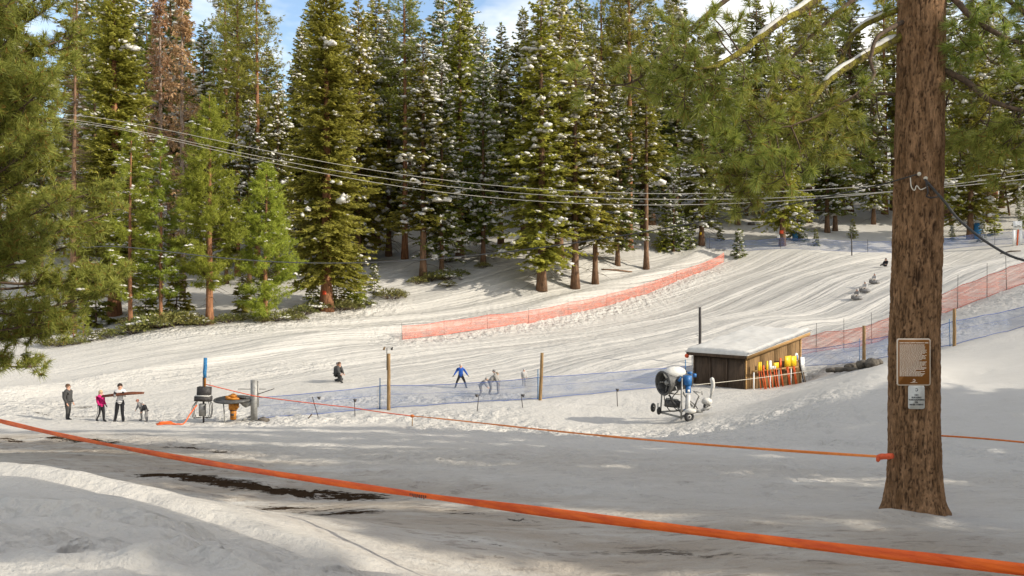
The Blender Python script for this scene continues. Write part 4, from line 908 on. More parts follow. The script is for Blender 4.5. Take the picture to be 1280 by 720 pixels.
for key, (pl, rad, snowy, ext) in LIMBS.items():
    P = smooth_line([at(*p) for p in pl]); r = np.interp(np.linspace(0, len(rad) - 1, len(P)), np.arange(len(rad)), rad)
    P[1:-1] += rng.normal(0, .004, (len(P) - 2, 3)); mb = MB().tube(P - O3, r, 9)
    lo = mb.build('limb', M['moss'] if key in 'abc' else M['twig'], great, True)
    tw = MB(); Cn = []; Dn = []
    for (u, v, d, n) in CL.get(key, []):
        c = at(u, v, d); j = int(np.argmin(((P - c) ** 2).sum(1) + np.where(np.arange(len(P)) < len(P) * .2, 9, 0))); brush_cluster(tw, c, n, P[j], Cn, Dn)
    for k in range(5):    # bare twigs
        j = rng.integers(len(P) // 4, len(P)); e = P[j] + rng.normal(0, 1, 3) * np.array((.35, .3, .3)); tw.tube(smooth_line([P[j], (P[j] + e) / 2 + rng.normal(0, .06, 3), e], 3), np.linspace(.008, .003, 7), 3, False)
    tws = [v - O3 for v in tw.V]; tw.V = tws; tw.build('twigs', M['twig'], lo)['kind'] = 'stuff'
    if Cn:
        V, F = needles(np.array(Cn), unit(np.array(Dn)), 105, 0.185, 0.0046, 0.66)
        link('needles', mesh_np('limb_needles', V - O3, F, M['near']), lo)['kind'] = 'stuff'
    if snowy:
        m = int(len(P) * ext); Q = P[1:m] + np.array((0, 0, 1.0)) * (r[1:m, None] * .95); rs = r[1:m] * (.72 + .22 * np.sin(np.arange(m - 1) * .55 + 1) * np.sin(np.arange(m - 1) * .21)); rs[0] *= .5; rs[-1] *= .3
        MB().tube(Q - O3, rs, 8).build('snow', M['snow'], lo, True)
# the crown far above the picture
mbu = MB(); Cn = []; Dn = []
for k in range(46):
    z = TZ + 10 + 16.5 * (k / 46) ** 0.9; a = rng.uniform(0, 6.28); l = (3.6 - 2.6 * k / 46) * rng.uniform(.7, 1.1); e = np.array((math.cos(a), math.sin(a), .25)); b = np.array((tcx(z), TY, z))
    mbu.tube([b - O3, b + e * l * .5 - O3, b + e * l - O3], [.05, .035, .01], 4, False)
    for q in range(9): Cn.append(b + e * l * rng.uniform(.35, 1.05) + rng.normal(0, .3, 3)); Dn.append(unit(e + rng.normal(0, .5, 3)))
mbu.build('upper_limbs', M['twig'], great)['kind'] = 'stuff'
V, F = needles(np.array(Cn), np.array(Dn), 16, .42, .022, .8); link('crown', mesh_np('great_crown', V - O3, F, M['near']), great)['kind'] = 'stuff'

# ------------------------------------------------------------------ long needled pine at the left edge
LX, LY = at(-78, 0, 21)[:2]; LZ = H(LX, LY); OL = np.array((LX, LY, LZ))
lp = thing('pine_tree', 'bushy long needled pine filling the left edge of the view', 'tree', OL)
mb = MB(); q = np.linspace(0, 1, 16); LH = 17.5
mb.tube(np.c_[0.1 * np.sin(q * 5), 0.08 * np.cos(q * 4) - .08, q * LH - .15], 0.26 * (1 - q) ** .75 + .02 + .14 * np.exp(-q * 50), 12); mb.build('trunk', M['redbark'], lp, True)
tw = MB(); Cn = []; Dn = []; z = 2.6
while z < LH - .2:
    t = z / LH
    for j in range(7):
        a = rng.uniform(0, 6.28); l = (3.6 * (1 - t ** 2.4) + .35) * rng.uniform(.55, 1.06); e = np.array((math.cos(a), math.sin(a), 0)); asc = -.10 + .6 * t + rng.normal(0, .12)
        if z < 4.4: asc -= .16
        f = lambda s: np.array((0, 0, z)) + e * l * s + np.array((0, 0, l * (asc * s + .24 * s * s)))
        tw.tube(smooth_line([f(0), f(.4), f(.75), f(1)], 3), np.linspace(.04, .012, 10) * (.5 + .16 * l), 5, False)
        for k in range(int(6 + 7.2 * l)):
            s = rng.uniform(.30, 1.0) ** .75; p = f(s); d = unit(e * rng.uniform(.0, .9) + rng.normal(0, .55, 3) + np.array((0, 0, rng.uniform(.1, .9))))
            ll = rng.uniform(.22, .60) * (1.25 - s * .6); p2 = p + d * ll; up = unit(d + np.array((0, 0, .55))); tw.tube(smooth_line([p, p + d * ll * .6 - np.array((0, 0, .04)), p2], 3), np.linspace(.012, .006, 7), 4, False)
            Cn.append(p2); Dn.append(up); Cn.append(p2 - up * .10); Dn.append(up)
            if rng.random() < .35: q = p2 + rng.normal(0, .16, 3); Cn.append(q); Dn.append(unit(up + rng.normal(0, .3, 3)))
    z += rng.uniform(.27, .44)
tw.build('limbs', M['twig'], lp)['kind'] = 'stuff'
V, F = needles(np.array(Cn), np.array(Dn), 38, 0.235, 0.0090, 0.85); print('left pine brushes', len(Cn))
link('crown', mesh_np('left_pine_crown', V, F, M['near']), lp)['kind'] = 'stuff'
i = rng.integers(0, len(Cn), 60); w = rng.uniform(.06, .16, 60); V, F = blobs(np.array(Cn)[i] + (0, 0, .1), np.stack([w * 1.5, w, w * .4], -1)); link('snow', mesh_np('left_pine_snow', V, F, M['snow'], smooth=True), lp)['kind'] = 'stuff'

# ------------------------------------------------------------------ notices on the trunk
def text_mesh(txt, size, mat, parent, loc, name='lettering', ext=0.0012, bold=0.0):
    cu = bpy.data.curves.new(name, 'FONT'); cu.body = txt; cu.size = size; cu.align_x = 'CENTER'; cu.align_y = 'CENTER'; cu.extrude = ext; cu.offset = bold; cu.resolution_u = 3
    o = bpy.data.objects.new(name, cu); C.objects.link(o); bpy.context.view_layer.update()
    me = bpy.data.meshes.new_from_object(o.evaluated_get(bpy.context.evaluated_depsgraph_get())); me.materials.clear(); me.materials.append(mat)
    bpy.data.objects.remove(o); o2 = link(name, me, parent); o2.location = loc; o2.rotation_euler = (R(90), 0, 0); return o2
def rrect(w, h, r, n=5):
    P = []
    for cx, cz, a0 in ((w / 2 - r, h / 2 - r, 0), (-w / 2 + r, h / 2 - r, 90), (-w / 2 + r, -h / 2 + r, 180), (w / 2 - r, -h / 2 + r, 270)):
        P += [(cx + r * math.cos(R(a0 + 90 * k / n)), cz + r * math.sin(R(a0 + 90 * k / n))) for k in range(n + 1)]
    return P
SD = TY - 0.415
c = at(1142, 452.5, SD)
sg = thing('notice_sign', 'brown notice board with cream border and many lines of print on the great pine', 'sign', c)
MB().prism(rrect(.478, .668, .03), -.004, .006).build('border', M['signink'], sg)
MB().prism(rrect(.445, .635, .02), -.008, -.0045).build('board', M['signbrown'], sg)
mb = MB(); x = -.203
for wl in (.060, .078, .070, .125, .052):
    mb.box((x + wl / 2, -.0095, .272), (wl, .002, .013)); x += wl + .006
wid = [.80, .80, .81, .82, .82, .86, .82, .86, .82, .72, .86, .80, .82, .84, .70, .62, .86, .84, .82, .84, .72, .84, .84, .80, .52, .80, .66, .80, .76, .72]
for i, wq in enumerate(wid):
    z = .245 - i * .0152; x = -.203; xe = -.203 + wq * .45
    while x < xe - .008:
        wl = min(rng.uniform(.012, .04), xe - x); mb.box((x + wl / 2, -.0092, z), (wl, .0015, .0098)); x += wl + .0045
mb.build('print_lines', M['signink'], sg)
em = MB(); em.ring((0, -.0095, -.262), (0, 1, 0), .017, .0052, 18, 4, R(40), R(340)); em.box((.010, -.0095, -.268), (.016, .003, .007)); em.box((0, -.0095, -.292), (.10, .002, .006)); em.build('emblem', M['signink'], sg)
c = at(1145.5, 496.5, SD); sw = thing('notice_sign', 'small white notice with black capital letters below the brown notice board', 'sign', c)
MB().prism(rrect(.232, .335, .028), -.003, .004).build('board', M['signwhite'], sw)
for i, (tx_, sz) in enumerate((('NO', .034), ('SLEDDING', .030), ('TOBOGGANING', .030), ('OR', .030), ('INNER TUBING', .029))):
    text_mesh(tx_, sz, M['ink'], sw, (0, -.0045, .030 - i * .034), bold=.0012)
MB().ring((0, -.0045, .105), (0, 1, 0), .019, .004, 16, 4, R(30), R(330)).box((.012, -.0045, .098), (.016, .003, .006)).build('emblem', M['ink'], sw)

# ------------------------------------------------------------------ tapes, ropes and cables
def ribbon(pts, w, mat, name, label, cat, tw=0.35, group=None):
    P = np.asarray(pts, float); n = len(P); t = np.gradient(P, axis=0); t = unit(t); s = np.linspace(0, 1, n)
    up = np.array((0, 0, 1.0)); nrm = unit(np.cross(t, up)); ang = tw * np.sin(s * 23) + .5 * tw * np.sin(s * 61 + 1); e = np.cos(ang)[:, None] * up + np.sin(ang)[:, None] * nrm
    ww = w * (0.86 + 0.14 * np.sin(s * 37 + 2) * np.sin(s * 11)); rows = [P + e * (ww * f)[:, None] + nrm * (g * w) for f, g in ((.5, 0), (.18, .10), (-.2, -.08), (-.5, .03))]
    V = np.stack(rows, 1); V = np.concatenate([V, V[:, ::-1] + nrm[:, None] * .003], 1); k = V.shape[1]; I = np.arange(n * k).reshape(n, k); J = np.roll(I, -1, 1)
    F = np.stack([I[:-1], J[:-1], J[1:], I[1:]], -1).reshape(-1, 4); o = link(name, mesh_np(name, V.reshape(-1, 3), F, mat, smooth=False)); return tag(o, label, cat, group)
def span(a, b, sag, n=90, t1=1.0):
    s = np.linspace(0, t1, n)[:, None]; P = np.asarray(a) + (np.asarray(b) - np.asarray(a)) * s; P[:, 2] -= (4 * sag * s * (1 - s))[:, 0] if t1 == 1 else (4 * sag * s * (1 - s))[:, 0] * np.where(s[:, 0] <= 1, 1, .35); return P
tapeA = np.array((-13.25, 20.78, 3.22)); tapeB = np.array((3.18, 5.5, 4.253)); TP = span(tapeA, tapeB, .235, 140, 1.22)
o = ribbon(TP, .088, M['tape'], 'barrier_tape', 'wide orange barrier tape sagging across the whole foreground', 'tape')
pz = H(TP[-1][0] + .05, TP[-1][1]); ps = thing('wooden_post', 'wooden post out of view that holds the near end of the wide orange tape', 'post', (TP[-1][0] + .06, TP[-1][1] - .06, pz - .3))
MB().cyl((0, 0, 0), (0, 0, 1.75), .06, .055).build('post_shaft', M['wood'], ps)
mk = MB()     # smudged black stamp on the tape
k0 = int(np.argmin(np.abs((TP[:, 0] / TP[:, 1] * FPX + 640) - 519)))
tdir = unit(TP[k0 + 1] - TP[k0])
for i in range(9):
    p = TP[k0] + tdir * (i * .031 - .12) + np.array((-.006, -.010, 0)); mk.box(p + np.array((0, 0, rng.uniform(-.012, .012))), (.015, .002, rng.uniform(.03, .058)), (0, rng.uniform(-.3, .3), math.atan2(tdir[1], tdir[0])))
st = mk.build('stamp', M['pole'], o)
# tow line tape from the lift to the great pine
mA = at(256, 480, 40.5); mB_ = at(318, 495, 40.3); mC = at(440, 509.5, 38.5); mD = at(515, 520, 36.5); mE = at(1104, 571, 12.9)
seg = np.concatenate([span(mA, mB_, .01, 8)[:-1], span(mB_, mC, .02, 10)[:-1], span(mC, mD, .02, 10)]); 
o = link('tow_rope', MB().tube(seg, .022, 5).mesh('tow_rope', M['redrope'])); tag(o, 'red rope from the lift controls past the grey steel post to the first snow stake', 'rope')
def zfit(a, b, smp, n=80):
    a = np.asarray(a, float); b = np.asarray(b, float); T = []; Zs = []
    for u, v in smp:
        k = (u - 640) / FPX; t = (k * a[1] - a[0]) / ((b[0] - a[0]) - k * (b[1] - a[1])); y = a[1] + t * (b[1] - a[1]); T.append(t); Zs.append(CZ - (v - 360) / FPX * y)
    co = np.polyfit(T, Zs, min(3, len(T) - 1)); s = np.linspace(0, 1, n); P = a[:2] + (b[:2] - a[:2]) * s[:, None]; return np.c_[P, np.polyval(co, s)]
tow = zfit(mD[:2], mE[:2], [(515, 520), (640, 533), (800, 549), (960, 561.5), (1104, 571)], 60)
ribbon(tow, .05, M['tape2'], 'barrier_tape', 'narrow orange tape stretched from a stake in the snow to the great pine', 'tape', .25)
kn = MB(); kn.tube(span(at(1097, 571, 12.95), at(1116, 570, 12.75), 0, 5), [.03, .05, .045, .05, .04], 6); kn.ball(at(1098, 573, 12.9), (.04, .03, .05), 7, 5, .2)
tag(kn.build('tape_knot', M['redrope']), 'dark red knot where the narrow orange tape is tied to the great pine', 'knot')
rr = zfit((6.2, 13.35), (14, 12.2), [(1172, 544.5), (1225, 548), (1280, 553)], 30)
tag(MB().tube(rr, .014, 5).build('rope', M['rope']), 'thin orange rope leaving the great pine towards the right edge', 'rope')
pz = H(14.1, 12.2); ps = thing('wooden_post', 'wooden post beyond the right edge that holds the thin orange rope', 'post', (14.05, 12.2, pz - .3)); MB().cyl((0, 0, 0), (0, 0, 1.6), .06, .055).build('post_shaft', M['wood'], ps)

def utility_pole(x, y, top, label):
    z = H(x, y) - .3; p = thing('utility_pole', label, 'pole', (x, y, z)); h = top - z
    MB().cyl((0, 0, 0), (0, 0, h + .5), .15, .10).build('pole_shaft', M['wood'], p); MB().box((0, 0, h), (.12, 1.6, .12)).build('crossarm', M['wood'], p)
    return p
wl = [(-43.0, 66.6), (16.5, 15.8)]
WS = [([(85, 143), (320, 186), (640, 233), (900, 240), (1090, 237), (1195, 224), (1280, 209.5)], 0), ([(85, 149), (320, 195), (640, 240.5), (900, 246), (1090, 247), (1176, 236.5), (1280, 219.5)], .35), ([(85, 152), (320, 199), (640, 250), (900, 252.5), (1000, 251.5)], .7)]
ends = []
for (smp, off), lab in zip(WS, ('uppermost of the three pale overhead wires crossing in front of the forest', 'middle one of the three pale overhead wires crossing in front of the forest', 'lowest of the three pale overhead wires crossing in front of the forest')):
    P = zfit((wl[0][0], wl[0][1] + off), (wl[1][0], wl[1][1] + off), smp, 90); ends.append((P[0], P[-1])); tag(MB().tube(P, .0105, 4).build('overhead_wire', M['cable']), lab, 'wire')
utility_pole(wl[0][0], wl[0][1] + .35, ends[0][0][2], 'wooden utility pole hidden by the pine at the left edge'); utility_pole(wl[1][0], wl[1][1] + .35, ends[0][1][2], 'wooden utility pole beyond the right edge carrying the pale wires')
dp = zfit((-30.0, 62.5), (5.78, 12.62), [(100, 311), (220, 316), (320, 326), (440, 329), (530, 321), (760, 300), (860, 284), (1000, 254), (1100, 228), (1145, 219)], 110)
dp[-1] = at(1146, 218, 12.6); tag(MB().tube(dp, np.linspace(.034, .010, 110), 5).build('cable', M['bcable']), 'black cable hanging from the great pine leftwards along the foot of the forest', 'cable')
rp_ = smooth_line([at(1156, 224, 12.6), at(1168, 238, 12.45), at(1180, 251, 12.2), at(1200, 276, 11.9), at(1240, 307, 11.4), at(1282, 326, 10.9), at(1370, 338, 10.0), at(1500, 320, 9.0), at(1610, 290, 8.4)], 5)
tag(MB().tube(rp_, .017, 6).build('cable', M['bcable']), 'thick black cable curving down from the great pine to the right edge', 'cable')
pp = rp_[-1]; pz = H(pp[0], pp[1]) - .3; ps = thing('utility_pole', 'pole beyond the right edge that carries the thick black cable', 'pole', (pp[0] + .12, pp[1], pz)); MB().cyl((0, 0, 0), (0, 0, pp[2] - pz + .4), .12, .09).build('pole_shaft', M['wood'], ps)
ins = thing('cable_clamp', 'white knob clamp with loops of wire fixed high on the great pine', 'clamp', at(1150, 222, 12.62)); Oi = at(1150, 222, 12.62)
MB().ball(at(1149, 217.5, 12.6) - Oi, (.028, .028, .03), 9, 7).build('knob', M['cable'], ins, True); MB().ball(at(1157, 223, 12.6) - Oi, (.03, .028, .03), 9, 7).build('knob', M['cable'], ins, True)
MB().tube(smooth_line([at(1138, 222, 12.6) - Oi, at(1139, 233, 12.55) - Oi, at(1143, 238, 12.55) - Oi, at(1146, 232, 12.55) - Oi, at(1151, 237, 12.55) - Oi, at(1160, 233, 12.55) - Oi], 4), .008, 5).build('wire_loop', M['cable'], ins)
MB().tube(smooth_line([at(1157, 224, 12.58) - Oi, at(1160, 240, 12.5) - Oi, at(1158, 245, 12.55) - Oi, at(1163, 247, 12.55) - Oi, at(1172, 246, 12.6) - Oi], 4), .012, 5).build('bracket', M['pole'], ins)

# ------------------------------------------------------------------ posts, stakes, nets
rng = np.random.default_rng(77)
def post(u, d, vtop, r, label, mat='wood', lean=0.0, vbase=None):
    g = gat(u, d); z0 = g[2] - .25; top = CZ - (vtop - 360) / FPX * d; t = thing('wooden_post', label, 'post', (g[0], g[1], z0)); h = top - z0
    q = np.linspace(0, 1, 7); a = np.arange(10)
    MB().tube(np.c_[lean * q, 0 * q, q * h] + rng.normal(0, .004, (7, 3)) * np.array((1, 1, 0)), r * (1.06 - .12 * q), 10).build('post_shaft', M[mat], t, True); return t, h
p1, h1 = post(486, 43, 442, .085, 'brown post with small lamps on a rod at its top, by the near blue net')
lm = MB().cyl((-.09, -.02, h1 - .8), (-.09, -.02, h1 + .26), .02); lm.cyl((-.28, -.02, h1 + .28), (.17, -.02, h1 + .28), .014); lm.build('bracket', M['dsteel'], p1)
for sx in (-.24, .14):
    MB().cyl((sx, -.02, h1 + .20), (sx + .06, -.10, h1 + .32), .055, .03, 8).build('lamp', M['wood' if sx < 0 else 'dsteel'], p1)
post(675, 44, 441, .085, 'leaning brown post in the middle of the near blue net', lean=.11)
pp, hp = post(875, 54, 384, .085, 'tall dark post rising behind the left end of the shed roof', 'pole'); MB().ring((-.2, 0, hp - 2.0), (0, 1, 0), .28, .012, 14, 4, R(90), R(270)).build('loop', M['pole'], pp)
post(1080, 46, 407, .085, 'short brown post at the blue net left of the great pine')
post(1193, 41, 386, .075, 'short brown post at the blue net right of the great pine', 'wood')
pk, hk = post(1065, 104, 291, .07, 'dark stake standing at the near side of the upper blue net', 'pole', lean=-.08)

def net(name, label, group, bot, hts, mat, ropemat, poles, polemat='pole', sagk=.18, nseg=8, over=.35, prad=.018, fold=.07):
    """bot: ground points, hts: heights; sheet with folds, edge cords and its own poles"""
    bot = np.asarray(bot, float); o = bot[0]; t = thing(name, label, 'net', o, 0, group); B = []; T = []
    for i in range(len(bot) - 1):
        s = np.linspace(0, 1, nseg, endpoint=(i == len(bot) - 2))[:, None]; b = bot[i] + (bot[i + 1] - bot[i]) * s; b[:, 2] += (.12 * s * (1 - s))[:, 0]
        hh = hts[i] + (hts[i + 1] - hts[i]) * s[:, 0]; tp = b + np.c_[0 * hh, 0 * hh, hh]; tp[:, 2] -= 4 * sagk * (s * (1 - s))[:, 0]; B.append(b); T.append(tp)
    B = np.concatenate(B); T = np.concatenate(T); n = len(B); rows = 6; tv = unit(np.gradient(B, axis=0)); nv = unit(np.cross(tv, (0, 0, 1.0))); f = np.linspace(0, 1, rows)
    V = B[:, None] + (T - B)[:, None] * f[None, :, None] + nv[:, None] * (fold * fbm(np.arange(n)[:, None] * .45 + o[0], f[None] * 2.2 + 0 * np.arange(n)[:, None], 2, 9) * np.sin(f * math.pi)[None])[..., None]
    I = np.arange(n * rows).reshape(n, rows); F = np.stack([I[:-1, :-1], I[1:, :-1], I[1:, 1:], I[:-1, 1:]], -1).reshape(-1, 4)
    link('net_panel', mesh_np(name + '_panel', V.reshape(-1, 3) - o, F, mat, smooth=True), t)
    cd = MB().tube(T - o, .016, 4).tube(B + (0, 0, .03) - o, .014, 4); cd.tube(V[:, 3] - o + nv * .01, .006, 3); cd.build('edge_cord', ropemat, t)
    for fr in poles:
        k = fr * (n - 1); i = int(min(k, n - 2)); b = B[i] + (B[i + 1] - B[i]) * (k - i); hh = np.linalg.norm(T[i] - B[i]) + over
        MB().cyl(b - o - (0, 0, .3), b - o + (rng.normal(0, .03), 0, hh), prad, prad * .8, 6).build('net_pole', M[polemat], t)
    return t
def gpts(*ud): return [gat(u, d) for u, d in ud]
net('safety_net', 'long red safety net climbing the middle of the slope', None, gpts((503, 68), (556, 71.3), (611, 75), (663, 78.8), (713, 83), (762, 87.5), (809, 92.5), (850, 97.5), (888, 102.5), (905, 105)),
    [1.06, 1.12, 1.15, 1.15, 1.15, 1.12, 1.1, 1.05, 1.05, 1.1], M['rnet'], M['rrope'], [0, .111, .222, .333, .444, .555, .666, .777, .888, 1], over=.25, sagk=.12)
net('safety_net', 'red safety net rising behind the great pine to the right edge', None, gpts((1000, 56.5), (1032, 56), (1072, 55), (1098, 54.3), (1150, 53.3), (1203, 52.4), (1237, 51.7), (1262, 51.2), (1300, 50.6)),
    [1.15, 1.2, 1.2, 1.25, 1.25, 1.3, 1.3, 1.3, 1.35], M['rnet'], M['rrope'], [.08, .2, .34, .47, .62, .75, .87], over=.75, sagk=.10, fold=.2)
net('safety_net', 'blue net strung from the lift past the two brown posts to the shed', None, gpts((322, 41.2), (400, 42), (482, 43.3), (530, 43.7), (580, 44), (630, 44), (677, 44.3), (740, 45.2), (806, 46.3), (866, 47.6)),
    [1.0, 1.05, 1.15, 1.05, 1.0, 1.02, 1.12, 1.05, 1.02, 1.05], M['bnet'], M['brope'], [.215, .235, .665, .985], 'bpad', over=.4, sagk=.05, prad=.03)
net('safety_net', 'blue net between the shed and the mound, passing behind the great pine', None, gpts((1000, 53.5), (1040, 49.5), (1079, 46.6), (1120, 44.8), (1150, 43.5), (1193, 41.6), (1230, 41.8), (1260, 42), (1310, 41.6)),
    [1.05, 1.05, 1.15, 1.1, 1.05, 1.15, 1.05, 1.0, 1.0], M['bnet'], M['brope'], [.24, .26, .62, .64], 'bpad', over=.15, sagk=.06, fold=.2)
net('safety_net', 'upper blue net along the forest edge at the head of the slope', None, gpts((883, 108.5), (930, 108), (978, 107.8), (1030, 106.5), (1065, 106), (1110, 106.5), (1170, 107.5), (1215, 108), (1260, 106.5), (1300, 105)),
    [1.2, 1.25, 1.3, 1.35, 1.3, 1.35, 1.4, 1.4, 1.45, 1.4], M['bnet2'], M['brope'], [.01, .22, .5, .86], over=.3, sagk=.1, prad=.025)
# little T stakes
for u, d, v1, ln, lab in [(444, 41, 499, .02, 'short dark T shaped stake left of the lamp post'), (596, 41.5, 493, -.05, 'short dark T shaped stake left of centre in front of the blue net'), (654, 41.8, 493, .05, 'short dark T shaped stake just left of the leaning post'),
                          (772, 42.2, 486, .02, 'short dark T shaped stake between the leaning post and the snow gun'), (399, 41.2, 496, .16, 'tilted dark stake near the grey steel post')]:
    g = gat(u, d); t = thing('stake', lab, 'stake', g - (0, 0, .15)); h = CZ - (v1 - 360) / FPX * d - g[2] + .15; h = max(h, .45)
    MB().cyl((0, 0, 0), (-ln * 2, 0, h), .018, .02, 7).build('stake_shaft', M['pole'], t); MB().prism([(-.10, h), (.08, h), (.03, h - .13), (-.03, h - .13)], -.02, .02).build('stake_head', M['pole'], t)
g = gat(515, 36.5); t = thing('stake', 'stake wrapped with an orange knot where the narrow orange tape begins', 'stake', g - (0, 0, .15)); hh = mD[2] - g[2] + .15
MB().cyl((0, 0, 0), (.02, 0, max(.3, hh) + .03), .02, .018, 7).build('stake_shaft', M['wood'], t); MB().ball((.02, -.01, max(.3, hh)), (.09, .05, .06), 8, 6, .2).build('knot', M['rope'], t)

# ------------------------------------------------------------------ lift station
k = 40.5 / FPX
g = gat(255, 40.5); ctl = thing('lift_control', 'lift control stand with blue padded mast and dark boxes on a grey post', 'lift control', g - (0, 0, .1)); z_ = lambda v: (527 - v) * k + .1
MB().cyl((-.02, 0, 0), (-.02, 0, z_(470)), .045, .045, 8).build('foot_post', M['pole'], ctl)
MB().cyl((0.04, 0, z_(482)), (.07, 0, z_(446)), .045).build('mast', M['motor'], ctl)
mb = MB(); mb.tube([(.045, 0, z_(471)), (.03, 0, z_(464)), (.055, 0, z_(458)), (.065, 0, z_(446))], [.075, .085, .085, .08], 12); mb.build('mast_padding', M['bpad'], ctl, True)
MB().box((.01, 0, z_(489)), (.56, .36, .48), (0, R(3), 0)).build('upper_box', M['box'], ctl); MB().box((-.02, -.03, z_(497)), (.70, .42, .22), (0, R(2), 0)).build('lower_box', M['box'], ctl)
MB().box((-.02, -.05, z_(493.2)), (.62, .34, .05), (0, R(2), 0)).build('snow', M['snow'], ctl)
MB().box((-.05, -.06, z_(511)), (.27, .2, .56)).build('switch_box', M['steel'], ctl); MB().box((.07, -.17, z_(508)), (.03, .03, .2)).build('latch', M['pole'], ctl)
MB().cyl((.26, .05, z_(482)), (.26, .05, z_(469)), .012, .01, 6).build('antenna', M['steel'], ctl)
cb = MB()
for x0, x1, dp_, zz in ((-.30, -.18, .55, 500), (-.26, -.10, .62, 500), (.30, .10, .60, 499), (.24, .05, .52, 500), (-.34, -.22, .45, 501), (.33, .16, .35, 499)):
    a = np.array((x0, -.12, z_(zz))); b = np.array((x1, -.1, z_(520))); cb.tube(smooth_line([a, a + (x0 * .4, -.08, -dp_ * .6), (a + b) / 2 + (x0 * .45, -.06, -.36), b], 5), .016, 5)
cb.build('hose', M['bcable'], ctl)
oc = [gat(246, 40.2, z_(505) - .1), gat(238, 39.8, .45), gat(230, 39.4, .07), gat(222, 39.2, .05), gat(208, 39.1, .06), gat(196, 39.0, .05)]
mb = MB().tube(smooth_line(oc, 5), .03, 6)
for q in range(5):
    c0 = gat(207, 39.2, .05 + .012 * q); mb.tube(smooth_line([c0 + (-.45 + .05 * q, .1, 0), c0 + (-.2, -.12, .05), c0 + (.15, .06 * q - .1, .04), c0 + (.42 - .04 * q, .05, 0), c0 + (.1, .2, .03)], 4), .034, 6)
tag(mb.build('cord', M['ora']), 'heap of orange cord lying on the snow left of the lift control stand', 'cord')
g = gat(318, 40.5); bw = thing('tow_lift', 'grey steel lift post with horizontal wheel and amber motor hanging under it', 'tow lift', g - (0, 0, .1)); X = lambda u: (u - 318) * k
MB().box((0, 0, z_(476) / 2), (.22, .20, z_(476))).box((.0, -.115, z_(476) / 2), (.28, .025, z_(476))).build('post_shaft', M['steel'], bw)
MB().cyl((.17, .02, z_(510)), (.17, .02, z_(478)), .03, .03, 6).box((.15, 0, z_(478)), (.1, .05, .04)).build('side_rod', M['steel'], bw)
cx = X(291); wz = z_(500.5); MB().disc((cx, 0, wz), (0, -.07, 1), .80, .07, 36).build('wheel_disc', M['dsteel'], bw, False); MB().ring((cx, 0, wz), (0, -.07, 1), .80, .055, 36, 8).build('wheel_rim', M['dsteel'], bw, True)
MB().disc((cx + .05, -.02, wz + .06), (0, 0, 1), .36, .08, 20).box((cx, 0, wz + .16), (.3, .26, .10)).ball((cx + .02, 0, wz + .20), (.13, .12, .08), 9, 6).box((cx - .18, -.1, wz + .1), (.22, .2, .1), (0, .3, 0)).build('hub', M['motor'], bw)
MB().box((cx + .46, -.15, wz + .11), (.34, .12, .06)).build('clamp', M['pole'], bw)
mb = MB().cyl((cx + .02, 0, wz - .08), (cx + .02, 0, z_(513)), .22, .20, 14).cyl((cx + .02, 0, z_(513)), (cx + .02, 0, z_(525.5)), .145, .14, 14).box((cx + .16, -.08, z_(508)), (.26, .2, .2)); mb.build('motor', M['motor'], bw, False)
MB().disc((cx + .02, 0, z_(514)), (0, 0, 1), .165, .03, 14).disc((cx + .02, 0, z_(522)), (0, 0, 1), .15, .02, 14).box((cx + .02, -.15, z_(519)), (.16, .02, .1)).build('motor_band', M['pole'], bw)
mb = MB(); mb.box((X(311), 0, z_(499)), (.7, .16, .08)); mb.prism([(X(298), z_(503)), (X(316), z_(502)), (X(316), z_(507)), (X(308), z_(510.5)), (X(305), z_(509))], -.09, .09); mb.build('bracket', M['steel'], bw)
MB().tube([(X(280), -.1, z_(502)), (X(282), -.1, z_(529)), (X(296), -.1, z_(529.5)), (X(315), 0, z_(521))], [.028, .03, .045, .05], 6).build('frame_bar', M['steel'], bw)
MB().tube([(.14, 0, z_(494)), (X(343), 0, z_(487))], .02, 5).tube([(X(295), .3, z_(488.5)), (X(330), .3, z_(488.5))], .015, 5).build('cable_arm', M['pole'], bw)
g = gat(329, 40.3); tag(link('rock', MB().ball(g + (0, 0, .05), (.32, .25, .24), 10, 7, .12).mesh('rock', M['rock'])), 'mossy rock in the snow at the foot of the grey steel post', 'rock')
g = gat(386, 40.2); tag(link('stick', MB().tube([g + (-.12, 0, -.03), g + (.02, 0, .12), g + (.14, 0, .26)], [.02, .03, .035], 6).mesh('stick', M['twig'])), 'dark stick poking out of the snow right of the grey steel post', 'stick')

# ------------------------------------------------------------------ shed
cA = np.array((9.98, 48.5)); cC = np.array((12.08, 46.0)); cB = np.array((16.02, 49.3)); e1 = (cB - cC) / np.linalg.norm(cB - cC); e2 = (cA - cC) / np.linalg.norm(cA - cC)
L1 = np.linalg.norm(cB - cC); L2 = np.linalg.norm(cA - cC); zb = CZ - (487 - 360) / FPX * 46 - .05
shed = thing('shed', 'dark plywood shed with sloping roof deep in snow and a tool rack on its side', 'shed', (cC[0], cC[1], zb))
def sp(a, b, z): return np.array((e1[0] * a + e2[0] * b, e1[1] * a + e2[1] * b, z))     # along the rack wall, along the low wall, up
yaw1 = math.atan2(e1[1], e1[0]); yaw2 = math.atan2(e2[1], e2[0]); RH = lambda a: 1.86 + (2.78 - 1.86) * a / L1
def slab(mb, a0, a1, b0, b1, zf0, zf1):
    V = [sp(a, b, (zf0 if kk == 0 else zf1)(a)) for kk in (0, 1) for b in (b0, b1) for a in (a0, a1)]
    return mb.quadtri(np.array(V), [(0, 2, 3, 1), (4, 5, 7, 6), (0, 1, 5, 4), (2, 6, 7, 3), (0, 4, 6, 2), (1, 3, 7, 5)])
